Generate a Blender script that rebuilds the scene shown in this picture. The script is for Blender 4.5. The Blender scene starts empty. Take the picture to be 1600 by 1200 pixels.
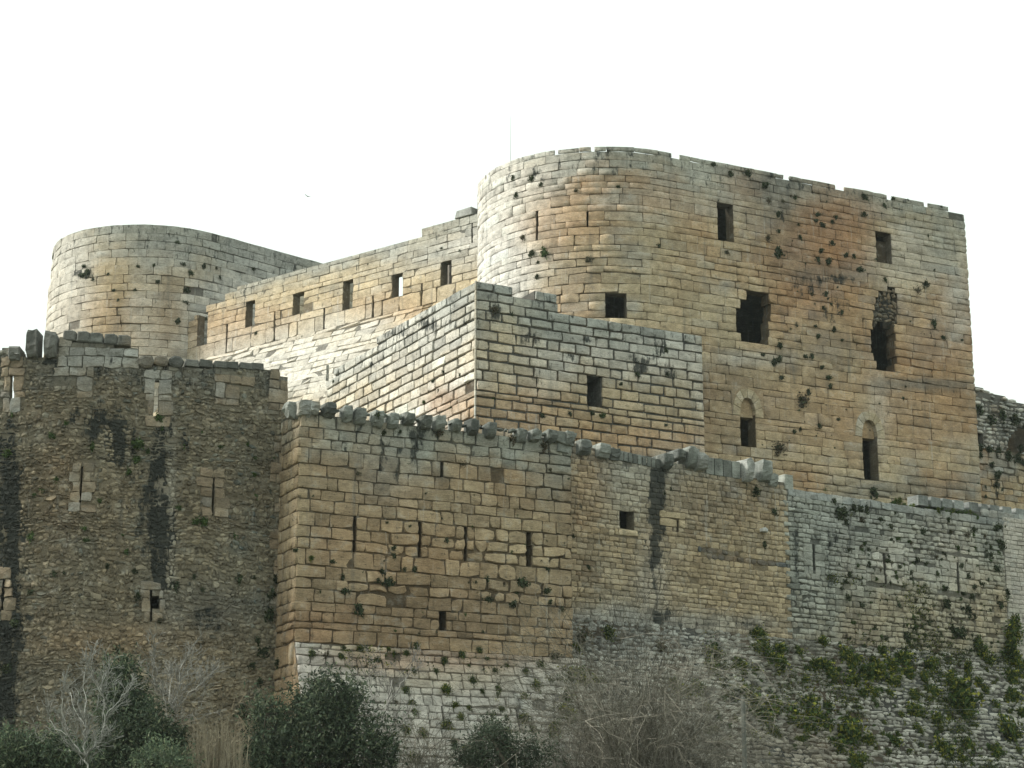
import bpy, math, random
import numpy as np
from mathutils import Vector, Matrix

# ------------------------------------------------------------------ camera, sky, sun, exposure
SC = bpy.context.scene
COL = SC.collection
FPX, PITCH = 3077.0, math.radians(14.6)          # focal length in photo pixels (1600 wide), upward pitch
CP, SP = math.cos(PITCH), math.sin(PITCH)
cam = bpy.data.cameras.new('camera'); cam.sensor_width = 36.0; cam.lens = 36.0 * FPX / 1600.0
cam.clip_start = 0.5; cam.clip_end = 4000
camo = bpy.data.objects.new('camera', cam); COL.objects.link(camo)
camo.location = (0, 0, 0); camo.rotation_euler = (math.pi / 2 + PITCH, 0, 0)
SC.camera = camo
SUN = Vector((-0.93, -0.03, 0.52)).normalized()
W = bpy.data.worlds.new('World'); SC.world = W; W.use_nodes = True
wn = W.node_tree.nodes; wl = W.node_tree.links; wn.clear()
wo = wn.new('ShaderNodeOutputWorld'); wb = wn.new('ShaderNodeBackground'); wb.inputs['Strength'].default_value = 0.1
sky = wn.new('ShaderNodeTexSky'); sky.sky_type = 'NISHITA'; sky.sun_disc = False
sky.sun_elevation = math.asin(SUN.z); sky.sun_rotation = math.atan2(SUN.x, SUN.y); sky.dust_density = 6.0
hs = wn.new('ShaderNodeHueSaturation'); hs.inputs['Saturation'].default_value = 0.25
mx = wn.new('ShaderNodeMix'); mx.data_type = 'RGBA'; mx.inputs[0].default_value = 0.86
tc = wn.new('ShaderNodeTexCoord'); nz = wn.new('ShaderNodeTexNoise'); nz.inputs['Scale'].default_value = 2.2; nz.inputs['Detail'].default_value = 5
cr = wn.new('ShaderNodeValToRGB')
cr.color_ramp.elements[0].position = 0.3; cr.color_ramp.elements[0].color = (5.2, 5.85, 5.35, 1)
cr.color_ramp.elements[1].position = 0.7; cr.color_ramp.elements[1].color = (5.7, 6.3, 5.8, 1)
wl.new(tc.outputs['Generated'], nz.inputs['Vector']); wl.new(nz.outputs['Fac'], cr.inputs['Fac'])
wl.new(sky.outputs['Color'], hs.inputs['Color']); wl.new(hs.outputs['Color'], mx.inputs[6]); wl.new(cr.outputs['Color'], mx.inputs[7])
wl.new(mx.outputs[2], wb.inputs['Color']); wl.new(wb.outputs['Background'], wo.inputs['Surface'])
sd = bpy.data.lights.new('sun', 'SUN'); sd.energy = 2.2; sd.angle = math.radians(12); sd.color = (1.0, 0.97, 0.88)
so = bpy.data.objects.new('sun', sd); COL.objects.link(so); so.rotation_euler = (-SUN).to_track_quat('-Z', 'Y').to_euler()
so.location = (-60, 20, 80)
SC.view_settings.view_transform = 'Standard'; SC.view_settings.look = 'None'
SC.view_settings.exposure = 1.08; SC.view_settings.gamma = 1.0
SC.view_settings.use_curve_mapping = False

HAZE = 0.00015
random.seed(7)
RNG = np.random.default_rng(7)

# ------------------------------------------------------------------ helpers
def ray(x, y):
    u = (x - 800) / FPX; v = (600 - y) / FPX
    return u, CP - v * SP, SP + v * CP
def pt(x, y, D):
    a, b, c = ray(x, y)
    return np.array((a / b * D, D, c / b * D))
def proj(P):
    dep = P[:, 1] * CP + P[:, 2] * SP
    v = (-P[:, 1] * SP + P[:, 2] * CP) / dep
    return 800 + FPX * P[:, 0] / dep, 600 - FPX * v
_G = np.random.default_rng(3).random((64, 64))
def vnoise(x, y):
    xi = np.floor(x).astype(int); yi = np.floor(y).astype(int); fx = x - xi; fy = y - yi
    fx = fx * fx * (3 - 2 * fx); fy = fy * fy * (3 - 2 * fy)
    a = _G[xi % 64, yi % 64]; b = _G[(xi + 1) % 64, yi % 64]; c = _G[xi % 64, (yi + 1) % 64]; d = _G[(xi + 1) % 64, (yi + 1) % 64]
    return (a * (1 - fx) + b * fx) * (1 - fy) + (c * (1 - fx) + d * fx) * fy
def fbm(x, y, o=4):
    s = 0; a = .5; t = 0
    for i in range(o):
        s = s + a * vnoise(x * 2 ** i + 17.3 * i, y * 2 ** i + 9.1 * i); t += a; a *= .5
    return s / t
def sstep(x, a, b):
    t = np.clip((x - a) / (b - a), 0, 1); return t * t * (3 - 2 * t)

# ------------------------------------------------------------------ materials
def new_mat(name):
    m = bpy.data.materials.new(name); m.use_nodes = True
    n = m.node_tree.nodes; n.clear()
    return m, n, m.node_tree.links
def stone_mat(name, bump=0.6, streak=1.0, pits=1.0, bedz=7.0):
    m, n, l = new_mat(name)
    out = n.new('ShaderNodeOutputMaterial'); bs = n.new('ShaderNodeBsdfPrincipled')
    bs.inputs['Roughness'].default_value = 0.93; bs.inputs['Specular IOR Level'].default_value = 0.15
    at = n.new('ShaderNodeAttribute'); at.attribute_name = 'Col'
    geo = n.new('ShaderNodeNewGeometry')
    def noise(scale, vec, detail=4, rough=.6):
        mp = n.new('ShaderNodeMapping'); mp.inputs['Scale'].default_value = vec
        t = n.new('ShaderNodeTexNoise'); t.inputs['Scale'].default_value = scale; t.inputs['Detail'].default_value = detail; t.inputs['Roughness'].default_value = rough
        l.new(geo.outputs['Position'], mp.inputs['Vector']); l.new(mp.outputs['Vector'], t.inputs['Vector'])
        return t.outputs['Fac']
    def ramp(src, a, b, va, vb):
        r = n.new('ShaderNodeMapRange'); r.inputs[1].default_value = a; r.inputs[2].default_value = b
        r.inputs[3].default_value = va; r.inputs[4].default_value = vb; l.new(src, r.inputs[0]); return r.outputs[0]
    def mul(a, b):
        k = n.new('ShaderNodeMath'); k.operation = 'MULTIPLY'; l.new(a, k.inputs[0])
        if isinstance(b, float): k.inputs[1].default_value = b
        else: l.new(b, k.inputs[1])
        return k.outputs[0]
    def add(a, b):
        k = n.new('ShaderNodeMath'); k.operation = 'ADD'; l.new(a, k.inputs[0]); l.new(b, k.inputs[1]); return k.outputs[0]
    def mixc(f, a, b, mode='MIX'):
        k = n.new('ShaderNodeMix'); k.data_type = 'RGBA'; k.blend_type = mode
        if isinstance(f, float): k.inputs[0].default_value = f
        else: l.new(f, k.inputs[0])
        for s, i in ((a, 6), (b, 7)):
            if isinstance(s, tuple): k.inputs[i].default_value = s
            else: l.new(s, k.inputs[i])
        return k.outputs[2]
    big = noise(1.7, (1, 1, 1.4), 6, .65)
    bed = noise(2.6 if bedz > 3 else 6.0, (1, 1, bedz), 6, .75)          # horizontal bedding of the limestone
    fine = noise(16, (1, 1, 1.6), 4, .7)
    stk = noise(2.2, (1, 1, .10), 5, .65)         # vertical run-off
    c = at.outputs['Color']
    v = n.new('ShaderNodeCombineColor')
    br = mul(mul(ramp(big, .3, .7, .70, 1.25), ramp(fine, .25, .75, .72, 1.26)), ramp(noise(5.0, (1, 1, 2.2), 5, .7), .3, .7, .80, 1.18))
    for i in range(3): l.new(br, v.inputs[i])
    c = mixc(1.0, c, v.outputs[0], 'MULTIPLY')
    c = mixc(mul(ramp(big, .56, .70, 0, .40), 1.0), c, (.34, .35, .33, 1))
    c = mixc(mul(ramp(bed, .57, .66, 0, .80), float(pits)), c, (.07, .064, .05, 1))
    c = mixc(mul(ramp(noise(7.5, (1, 1, 1.3), 3, .6), .66, .73, 0, .8), float(pits)), c, (.05, .05, .042, 1))
    c = mixc(mul(ramp(stk, .56, .74, 0, .50), float(streak)), c, (.10, .105, .10, 1))
    c = mixc(mul(ramp(noise(3.1, (1.3, 1.3, .09), 5, .7), .60, .72, 0, .45), float(streak)), c, (.52, .51, .47, 1))
    st = add(at.outputs['Alpha'], ramp(noise(2.6, (1, 1, .45), 6, .7), .25, .75, -.75, .75))
    c = mixc(ramp(st, .40, .72, 0, .90), c, (.026, .031, .030, 1))
    l.new(c, bs.inputs['Base Color'])
    bp = n.new('ShaderNodeBump'); bp.inputs['Strength'].default_value = bump; bp.inputs['Distance'].default_value = 0.06
    l.new(add(mul(bed, 1.2), mul(fine, .5)), bp.inputs['Height']); l.new(bp.outputs[0], bs.inputs['Normal'])
    l.new(bs.outputs[0], out.inputs['Surface'])
    return m
M_STONE = stone_mat('weathered_limestone')
M_RUBBLE = stone_mat('rubble_masonry', .8, .7, .8, 1.6)
def plain_mat(name, col, rough=.9, var=.35, scale=6.0, attr=False, trans=0.0):
    m, n, l = new_mat(name)
    out = n.new('ShaderNodeOutputMaterial'); bs = n.new('ShaderNodeBsdfPrincipled'); bs.inputs['Roughness'].default_value = rough
    bs.inputs['Specular IOR Level'].default_value = .2
    t = n.new('ShaderNodeTexNoise'); t.inputs['Scale'].default_value = scale; t.inputs['Detail'].default_value = 4
    g = n.new('ShaderNodeNewGeometry'); l.new(g.outputs['Position'], t.inputs['Vector'])
    r = n.new('ShaderNodeMapRange'); r.inputs[1].default_value = .3; r.inputs[2].default_value = .7
    r.inputs[3].default_value = 1 - var; r.inputs[4].default_value = 1 + var; l.new(t.outputs['Fac'], r.inputs[0])
    mm = n.new('ShaderNodeMix'); mm.data_type = 'RGBA'; mm.blend_type = 'MULTIPLY'; mm.inputs[0].default_value = 1
    cc = n.new('ShaderNodeCombineColor')
    for i in range(3): l.new(r.outputs[0], cc.inputs[i])
    if attr:
        a = n.new('ShaderNodeAttribute'); a.attribute_name = 'Col'; l.new(a.outputs['Color'], mm.inputs[6])
    else: mm.inputs[6].default_value = (*col, 1)
    l.new(cc.outputs[0], mm.inputs[7]); l.new(mm.outputs[2], bs.inputs['Base Color'])
    if trans > 0:
        tr = n.new('ShaderNodeBsdfTranslucent'); l.new(mm.outputs[2], tr.inputs['Color'])
        ms = n.new('ShaderNodeMixShader'); ms.inputs[0].default_value = trans
        l.new(bs.outputs[0], ms.inputs[1]); l.new(tr.outputs[0], ms.inputs[2]); l.new(ms.outputs[0], out.inputs['Surface'])
    else: l.new(bs.outputs[0], out.inputs['Surface'])
    return m
M_LEAF = plain_mat('leaf', (0, 0, 0), .75, .3, 2.0, True, .25)
M_BARK = plain_mat('bark', (0, 0, 0), .9, .25, 5.0, True)
M_POST = plain_mat('grey_post_wood', (.13, .135, .12), .9, .3, 8)
M_METAL = plain_mat('thin_metal', (.25, .26, .26), .5, .1, 3)
M_BIRD = plain_mat('dark_feathers', (.05, .05, .05), .8, .2, 20)

# ------------------------------------------------------------------ colours of the stone (linear albedo)
OCH = (.42, .275, .155); TAN = (.44, .35, .225); PALE = (.56, .53, .475); GREY = (.335, .34, .32); DKG = (.15, .158, .15)
RUST = (.38, .20, .10); BRN = (.25, .185, .12); WARM = (.50, .41, .275); BLUE = (.315, .33, .295); LICH = (.335, .35, .315); SLATE = (.10, .108, .11)
def arr(c): return np.array(c)

class Tone:
    """colours of one wall: two stone tones, a patina towards its top, and stains and some painted brightness with a shape of their own (x, y, rx, ry, colour, strength)"""
    def __init__(s, c1, c2, c3=GREY, mix=.5, top=None, topcol=GREY, topd=2.5, topk=.75, blobs=(), soot=(), scale=.35, spread=.20, patch=.55):
        s.patch = patch
        s.c1, s.c2, s.c3, s.mix, s.top, s.topcol, s.topd, s.topk = map(lambda q: q, (arr(c1), arr(c2), arr(c3), mix, top, arr(topcol), topd, topk))
        s.blobs, s.soot, s.scale, s.spread = blobs, soot, scale, spread
    def __call__(s, P, r1, r2, r3):
        x, y = proj(P); hx = P[:, 0] + P[:, 1] * .6
        f = fbm(hx * s.scale + 5, P[:, 2] * s.scale + 3)
        f2 = fbm(hx * .9 + 31, P[:, 2] * .9 + 11)
        w = np.clip((f - .5) * 3.0 + s.mix + (r1 - .5) * s.patch, 0, 1)[:, None]
        c = s.c1 * (1 - w) + s.c2 * w
        w = (np.clip((f2 - .56) * 3.0, 0, .7) + (r3 > .93) * .35 * s.patch * 2)[:, None]
        c = c * (1 - w) + s.c3 * w
        if s.top is not None:
            tw = sstep(P[:, 2] + (f2 - .5) * 3 + (r3 - .5) * 1.0, s.top - s.topd, s.top); w = (tw * s.topk)[:, None]
            c = c * (1 - w) + s.topcol * w
        for b in s.blobs:
            q = np.exp(-((x - b[0]) / b[2]) ** 2 - ((y - b[1]) / b[3]) ** 2)
            w = (np.clip(q * 1.5 + (f2 - .5) * 1.3 * np.sqrt(q) + (r1 - .5) * .2 * np.sqrt(q), 0, 1) * b[5])[:, None]
            c = c * (1 - w) + arr(b[4]) * w
        a = np.zeros(len(x)) if s.top is None else tw * .30
        for b in s.soot:
            q = np.exp(-(((x - b[0]) / b[2]) ** 2) ** 1.5 - (((y - b[1]) / b[3]) ** 2) ** 1.5)
            a = np.maximum(a, q * b[4])
        c = c * (1 + (r2 - .5) * 2 * s.spread)[:, None]
        return np.concatenate([np.clip(c, .02, .62), a[:, None]], 1)

# ------------------------------------------------------------------ wall surfaces
class Surf:
    """a wall face along a plan line (left to right as seen from outside), with an optional batter k below z = zt"""
    EXT = 2.0
    def __init__(s, pts, zt=None, k=0.0):
        pts = np.array(pts, float)
        d0 = pts[0] - pts[1]; d0 /= np.linalg.norm(d0); d1 = pts[-1] - pts[-2]; d1 /= np.linalg.norm(d1)
        pts = np.vstack([pts[0] + d0 * s.EXT, pts, pts[-1] + d1 * s.EXT])
        seg = np.linalg.norm(np.diff(pts, axis=0), axis=1); cu = np.concatenate([[0], np.cumsum(seg)]) - s.EXT
        n = max(8, int((cu[-1] - cu[0]) / .25)); s.u = np.linspace(cu[0], cu[-1], n)
        s.x = np.interp(s.u, cu, pts[:, 0]); s.y = np.interp(s.u, cu, pts[:, 1])
        tx = np.gradient(s.x); ty = np.gradient(s.y); q = np.hypot(tx, ty)
        s.nx = ty / q; s.ny = -tx / q
        s.L = cu[-1] - s.EXT; s.zt, s.k = zt, k
    def off(s, z):
        return 0 * z if s.zt is None else np.clip(s.zt - z, 0, 99) * s.k
    def map(s, u, z, d):
        k = 0.0 if s.zt is None else np.where(z < s.zt, s.k, 0.0); c = 1 / np.sqrt(1 + k * k)
        x = np.interp(u, s.u, s.x); y = np.interp(u, s.u, s.y); nx = np.interp(u, s.u, s.nx); ny = np.interp(u, s.u, s.ny)
        o = s.off(z) + d * c
        return np.stack([x + nx * o, y + ny * o, z + d * k * c], -1)
    def at(s, px, py):
        a, b, c = ray(px, py); r = a / b; z = 18.0; best = None
        for it in range(8):
            o = s.off(np.array(z)); X = s.x + s.nx * o; Y = s.y + s.ny * o
            g = X - r * Y; i = np.where((g[:-1] <= 0) & (g[1:] > 0))[0]
            if len(i) == 0: i = np.array([np.argmin(np.abs(g[:-1]))])
            i = i[np.argmin(Y[i])]
            t = 0 if g[i + 1] == g[i] else np.clip(-g[i] / (g[i + 1] - g[i]), 0, 1)
            u = s.u[i] + t * (s.u[i + 1] - s.u[i]); yy = Y[i] + t * (Y[i + 1] - Y[i]); z = yy * c / b
        return float(u), float(z)
    def poly(s, pts): return np.array([s.at(*p) for p in pts])
    def rect(s, x0, y0, x1, y1):
        ym = (y0 + y1) / 2; xm = (x0 + x1) / 2
        ua = s.at(x0, ym)[0]; ub = s.at(x1, ym)[0]; za = s.at(xm, y1)[1]; zb = s.at(xm, y0)[1]
        return np.array([(ua, za), (ub, za), (ub, zb), (ua, zb)])
    def above(s, pts, zt=None, tol=.33):
        p = s.poly(pts)
        if zt is not None: p[:, 1] = np.where(np.abs(p[:, 1] - zt) < tol, zt + .06, p[:, 1])
        return np.vstack([p, [(p[-1, 0], 99), (p[0, 0], 99)]])
def rectp(u0, z0, u1, z1): return np.array([(u0, z0), (u1, z0), (u1, z1), (u0, z1)])
def cuts(poly, z):
    xs = []; n = len(poly)
    for i in range(n):
        a = poly[i]; b = poly[(i + 1) % n]
        if (a[1] <= z) != (b[1] <= z): xs.append(a[0] + (z - a[1]) / (b[1] - a[1]) * (b[0] - a[0]))
    xs.sort(); return [(xs[i], xs[i + 1]) for i in range(0, len(xs) - 1, 2)]
def spans(u0, u1, z, exclude=(), include=None):
    iv = [(u0, u1)]
    if include is not None:
        iv = []
        for p in include: iv += [(max(u0, a), min(u1, b)) for a, b in cuts(p, z) if min(u1, b) > max(u0, a)]
    for p in exclude:
        for a, b in cuts(p, z):
            nv = []
            for (c, d) in iv:
                if b <= c or a >= d: nv.append((c, d)); continue
                if a > c: nv.append((c, a))
                if b < d: nv.append((b, d))
            iv = nv
    return [(a, b) for a, b in iv if b - a > .05]
def levels(z0, z1, h, snap=(), rng=RNG):
    """course heights; a course line is pulled onto a sill or lintel that lies near it"""
    z = [z0]
    while z[-1] < z1 - h[0] * .6:
        n = z[-1] + rng.uniform(*h)
        for q in snap:
            if abs(n - q) < (h[0] * .45) and q > z[-1] + h[0] * .5: n = q
        z.append(min(n, z1))
    return z
A8 = np.array([(-1, -1), (0, -1), (1, -1), (1, 0), (1, 1), (0, 1), (-1, 1), (-1, 0)], float)
CORN = np.array([1, 0, 1, 0, 1, 0, 1, 0], float)
SF = [(i, (i + 1) % 8, 8 + (i + 1) % 8, 8 + i) for i in range(8)] + [(8 + i, 8 + (i + 1) % 8, 16 + (i + 1) % 8, 16 + i) for i in range(8)]
ST = [(16 + i, 16 + (i + 1) % 8, 24) for i in range(8)]
FACES = SF + ST
def lay(S, u0, u1, z0, z1, h, l, tone, gap=.035, proud=.07, bev=.03, rnd=.12, jit=.02, pv=.025, tilt=.02, wav=.02,
        exclude=(), include=None, miss=.004, lv=None, snap=(), seed=1, ends=(0, 0), shift=0.0, round2=0.0, erode=(), zj=0.0):
    """stones of a wall face in courses -> (verts [n,25,3], colours [n,25,4])"""
    rng = np.random.default_rng(seed)
    lv = lv or levels(z0, z1, h, snap, rng); R = []
    for j in range(len(lv) - 1):
        a, b = lv[j], lv[j + 1]; zm = (a + b) / 2
        for (p, q) in spans(u0, u1, zm, exclude, include):
            e0 = .0 if p > u0 + 1e-6 else ends[0] * (j % 2); e1 = .0 if q < u1 - 1e-6 else ends[1] * ((j + 1) % 2)
            p -= e0; q += e1; w = p; first = True
            while w < q - 1e-4:
                L = rng.uniform(*l) * (1.0 if rng.random() > .12 else 1.5)
                if first: L *= rng.uniform(.5, 1.0); first = False
                if w + L > q - l[0] * .6: L = q - w
                L = min(L, q - w)
                if rng.random() > miss: R.append((w, w + L, a, b))
                w += L
    if not R: return np.zeros((0, 25, 3)), np.zeros((0, 25, 4))
    R = np.array(R); n = len(R)
    cu = (R[:, 0] + R[:, 1]) / 2; cz = (R[:, 2] + R[:, 3]) / 2
    er = np.clip((fbm(cu * .22 + seed, cz * .3 + 7) - .60) * 3.5, 0, .6)
    ex, ey = proj(S.map(cu, cz, 0 * cu))
    for b in erode: er = np.maximum(er, np.exp(-((ex - b[0]) / b[2]) ** 2 - ((ey - b[1]) / b[3]) ** 2))
    gap = gap * (1 + 1.4 * er)[:, None]; bev = bev * (1 + 1.1 * er); jit = jit * (1 + 1.5 * er); rnd = rnd * (1 + 1.0 * er); tilt = tilt * (1 + 1.5 * er)[:, None]
    g = gap * rng.uniform(.6, 1.5, (n, 2))
    hx = np.maximum((R[:, 1] - R[:, 0] - g[:, 0]) / 2, .02); hz = np.maximum((R[:, 3] - R[:, 2] - g[:, 1]) / 2, .02)
    m = np.minimum(hx, hz)
    o = A8[None] * np.stack([hx, hz], -1)[:, None, :]
    pull = rng.random((n, 8, 1)) ** 2 * CORN[None, :, None] * (m * rnd * 2)[:, None, None] + (round2 * m)[:, None, None] * CORN[None, :, None]
    o = o - np.sign(A8)[None] * pull
    o = o + rng.normal(0, 1, (n, 8, 2)) * np.minimum(jit, m * .25)[:, None, None]
    if zj > 0:                                   # rubble: stones of uneven height, turned and set off the course line
        t = rng.normal(0, zj * 3.0, n)[:, None]; k_ = rng.uniform(.75, 1.35, (n, 1)); ox, oz = o[..., 0], o[..., 1] * k_
        o = np.stack([ox * np.cos(t) - oz * np.sin(t), ox * np.sin(t) + oz * np.cos(t)], -1); cz = cz + rng.normal(0, zj, n)
    bv = np.minimum(bev, m * .42)[:, None, None] * rng.uniform(.6, 1.5, (n, 8, 1))
    i2 = o - np.sign(A8)[None] * bv * np.array([1, 1])
    pr = proud + rng.normal(0, 1, n) * pv * (1 + 2.2 * er) + er * .03
    pr = np.where(rng.random(n) < .05, pr - rng.uniform(.02, .06, n), pr); pr = np.maximum(pr, .012)
    tl = rng.normal(0, 1, (n, 2)) * tilt
    V = np.zeros((n, 25, 3))
    V[:, 0:8, :2] = o; V[:, 0:8, 2] = -.05
    V[:, 8:16, :2] = o; V[:, 8:16, 2] = (pr - np.minimum(bev, m * .42) * .9)[:, None]
    V[:, 16:24, :2] = i2
    V[:, 16:24, 2] = pr[:, None] + i2[:, :, 0] / hx[:, None] * tl[:, :1] + i2[:, :, 1] / hz[:, None] * tl[:, 1:] + rng.normal(0, .006, (n, 8))
    V[:, 24, :2] = rng.normal(0, .15, (n, 2)) * np.stack([hx, hz], -1); V[:, 24, 2] = pr + np.abs(rng.normal(0, .02, n)) + round2 * .12 * m
    u = V[..., 0] + cu[:, None]; z = V[..., 1] + cz[:, None]
    z = z + wav * (fbm(u * .35 + seed, z * .5, 2) - .5) * 2
    P = S.map(u, z, V[..., 2] + shift)
    r = rng.random((n, 3))
    C = tone(P.reshape(-1, 3), *[np.repeat(r[:, i], 25) for i in range(3)]).reshape(n, 25, 4)
    return P, C
def core(S, u0, u1, z0, z1, T, tone, exclude=(), lv=None, step=1.0, dz=.5, d0=0.0, mort=.34):
    """the wall body behind the stones (mortar and hearting), real thickness, with the openings left out"""
    lv = lv or list(np.linspace(z0, z1, max(2, int((z1 - z0) / dz) + 1)))
    V = []; F = []
    for j in range(len(lv) - 1):
        a, b = lv[j], lv[j + 1]
        for (p, q) in spans(u0, u1, (a + b) / 2, exclude):
            n = max(1, int(math.ceil((q - p) / step))); us = np.linspace(p, q, n + 1); o = len(V)
            for zz in (a, b):
                for dd in (d0, d0 - T):
                    # keep the inner face upright where the outer one is battered
                    PP = S.map(us, np.full(n + 1, zz), np.full(n + 1, d0)) if dd == d0 else None
                    if PP is None:
                        x = np.interp(us, S.u, S.x); y = np.interp(us, S.u, S.y); nx = np.interp(us, S.u, S.nx); ny = np.interp(us, S.u, S.ny)
                        PP = np.stack([x + nx * dd, y + ny * dd, np.full(n + 1, zz)], -1)
                    V += list(PP)
            m = n + 1; A, B, C_, D = o, o + m, o + 2 * m, o + 3 * m     # A low front, B low back, C high front, D high back
            for i in range(n):
                F += [(A + i, A + i + 1, C_ + i + 1, C_ + i), (B + i + 1, B + i, D + i, D + i + 1), (C_ + i, C_ + i + 1, D + i + 1, D + i), (A + i + 1, A + i, B + i, B + i + 1)]
            F += [(A, C_, D, B), (A + n, B + n, D + n, C_ + n)]
    V = np.array(V)
    h = np.full(len(V), .5)
    C = tone(V, h, h, h); C[:, :3] *= mort
    return V, F, C
def prism(S, poly, d0, d1, tone, r=.5, inset=.02):
    """one cut stone with a polygonal face given in wall coordinates"""
    p = np.array(poly, float); n = len(p); c = p.mean(0); q = c + (p - c) * (1 - inset / max(.05, np.linalg.norm(p - c, axis=1).mean()))
    V = np.vstack([S.map(p[:, 0], p[:, 1], np.full(n, d0)), S.map(p[:, 0], p[:, 1], np.full(n, d1 - inset * .7)), S.map(q[:, 0], q[:, 1], np.full(n, d1))])
    F = [(i, (i + 1) % n, n + (i + 1) % n, n + i) for i in range(n)] + [(n + i, n + (i + 1) % n, 2 * n + (i + 1) % n, 2 * n + i) for i in range(n)] + [tuple(range(2 * n, 3 * n))]
    h = np.full(len(V), r)
    return V, F, tone(V, h, h, h)

# ------------------------------------------------------------------ objects
def mesh(name, V, F, C=None, mat=None, smooth=False):
    me = bpy.data.meshes.new(name); me.from_pydata([tuple(v) for v in V], [], F)
    if C is not None:
        at = me.attributes.new('Col', 'FLOAT_COLOR', 'POINT'); at.data.foreach_set('color', np.asarray(C, np.float32).ravel())
    if mat: me.materials.append(mat)
    if smooth: me.polygons.foreach_set('use_smooth', [True] * len(me.polygons))
    me.update(); return me
def stone_block_mesh(name, P, C, mat):
    n = len(P); me = bpy.data.meshes.new(name); me.vertices.add(n * 25); me.vertices.foreach_set('co', P.astype(np.float32).ravel())
    q = np.array(SF); t = np.array(ST); off = (np.arange(n) * 25)
    li = np.concatenate([(q[None] + off[:, None, None]).reshape(-1), (t[None] + off[:, None, None]).reshape(-1)])
    nq, nt = n * 16, n * 8
    ls = np.concatenate([np.arange(nq) * 4, nq * 4 + np.arange(nt) * 3])
    me.loops.add(len(li)); me.polygons.add(nq + nt)
    me.loops.foreach_set('vertex_index', li.astype(np.int32)); me.polygons.foreach_set('loop_start', ls.astype(np.int32))
    at = me.attributes.new('Col', 'FLOAT_COLOR', 'POINT'); at.data.foreach_set('color', C.astype(np.float32).ravel())
    me.materials.append(mat); me.update(calc_edges=True); me.validate(); return me
def tag(o, label, cat, group=None, kind=None):
    o['label'] = label; o['category'] = cat
    if group: o['group'] = group
    if kind: o['kind'] = kind
    return o
WPOS = {}
class Thing:
    def __init__(s, name, label, cat, base, group=None, mat=M_STONE):
        s.o = bpy.data.objects.new(name, None); COL.objects.link(s.o); s.b = np.array(base, float); s.o.location = base
        s.o.empty_display_size = .5; tag(s.o, label, cat, group); s.mat = mat; s.P = []; s.C = []
    def part(s, name, V, F, C=None, mat=None, parent=None, smooth=False):
        V = np.asarray(V, float); c = V.mean(0); p0 = s.b if parent is None else WPOS[parent.name]; o_c = c
        o = bpy.data.objects.new(name, mesh(name, V - c, F, C, mat or s.mat, smooth)); COL.objects.link(o)
        o.parent = parent or s.o; o.location = c - p0; WPOS[o.name] = o_c
        return o
    def stones(s, pc): s.P.append(pc[0]); s.C.append(pc[1])
    def finish(s, n=300, name='stone', xr=(-5, 1605), yr=(-5, 1205), hide=None):
        P = np.concatenate(s.P); C = np.concatenate(s.C)
        x, y = proj(P[:, 8:16].reshape(-1, 3)); x = x.reshape(-1, 8); y = y.reshape(-1, 8)
        ar = np.ptp(x, axis=1) * np.ptp(y, axis=1); cx = x.mean(1); cy = y.mean(1)
        ar = np.where((cx > xr[0]) & (cx < xr[1]) & (cy > yr[0]) & (cy < yr[1]), ar, 0)
        if hide is not None: ar = np.where(hide(cx, cy), 0, ar)
        idx = np.argsort(-ar)[:n]; idx = idx[ar[idx] > 0]
        for i in idx: s.part(name, P[i], FACES, C[i])
        keep = np.ones(len(P), bool); keep[idx] = False
        if keep.any():
            o = bpy.data.objects.new('stonework', stone_block_mesh('stonework', P[keep] - s.b, C[keep], s.mat)); COL.objects.link(o)
            o.parent = s.o; o['kind'] = 'stuff'
        print(s.o.name, 'stones', len(P))
def arc(c, r, a0, a1, n=40):
    t = np.radians(np.linspace(a0, a1, n)); return np.stack([c[0] + r * np.cos(t), c[1] + r * np.sin(t)], -1)
def slab(thing, name, pts, z0, z1, tone):
    p = np.array(pts); n = len(p); V = np.vstack([np.c_[p, np.full(n, z0)], np.c_[p, np.full(n, z1)]])
    F = [tuple(range(n))[::-1], tuple(range(n, 2 * n))] + [(i, (i + 1) % n, n + (i + 1) % n, n + i) for i in range(n)]
    h = np.full(2 * n, .5); C = tone(V, h, h, h); C[:, :3] *= .7
    return thing.part(name, V, F, C)
def dirv(deg): return np.array((math.cos(math.radians(deg)), math.sin(math.radians(deg))))
def on_line(p0, d, px, py):
    a, b, c = ray(px, py); r = a / b; t = (r * p0[1] - p0[0]) / (d[0] - r * d[1]); return p0 + d * t
FD = dirv(29)                    # plan direction of the long faces, receding to the right
ND = np.array((-FD[1], FD[0]))   # at right angles, receding to the left

# ================================================================== MAIN TOWER
r_mt = 7.8; MD = dirv(27.0); MN = np.array((-MD[1], MD[0]))
c_mt = np.array((pt(745, 350, 118)[0] + r_mt, 118.0))
p_arc = arc(c_mt, r_mt, 160, 297, 60)            # from behind the left shoulder round to the flat face
c_right = on_line(p_arc[-1], MD, 1522, 600)
S_mt = Surf(np.vstack([p_arc, c_right]))
S_mtr = Surf([c_right, c_right + MN * 12])       # return face on the right
z_mt = S_mt.at(960, 229)[1]
print('main tower top', z_mt, S_mt.at(1500, 331), S_mt.L, 'base', S_mt.at(1520, 785))
mt_top = S_mt.above([(744, 288), (770, 268), (800, 254), (860, 240), (930, 231), (1049, 230), (1050, 238), (1061, 239), (1062, 233), (1140, 243), (1223, 262), (1224, 268), (1231, 269), (1232, 264), (1302, 277), (1304, 284), (1316, 286), (1380, 300), (1384, 305), (1392, 305), (1480, 319), (1482, 331), (1500, 334)], z_mt)
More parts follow.
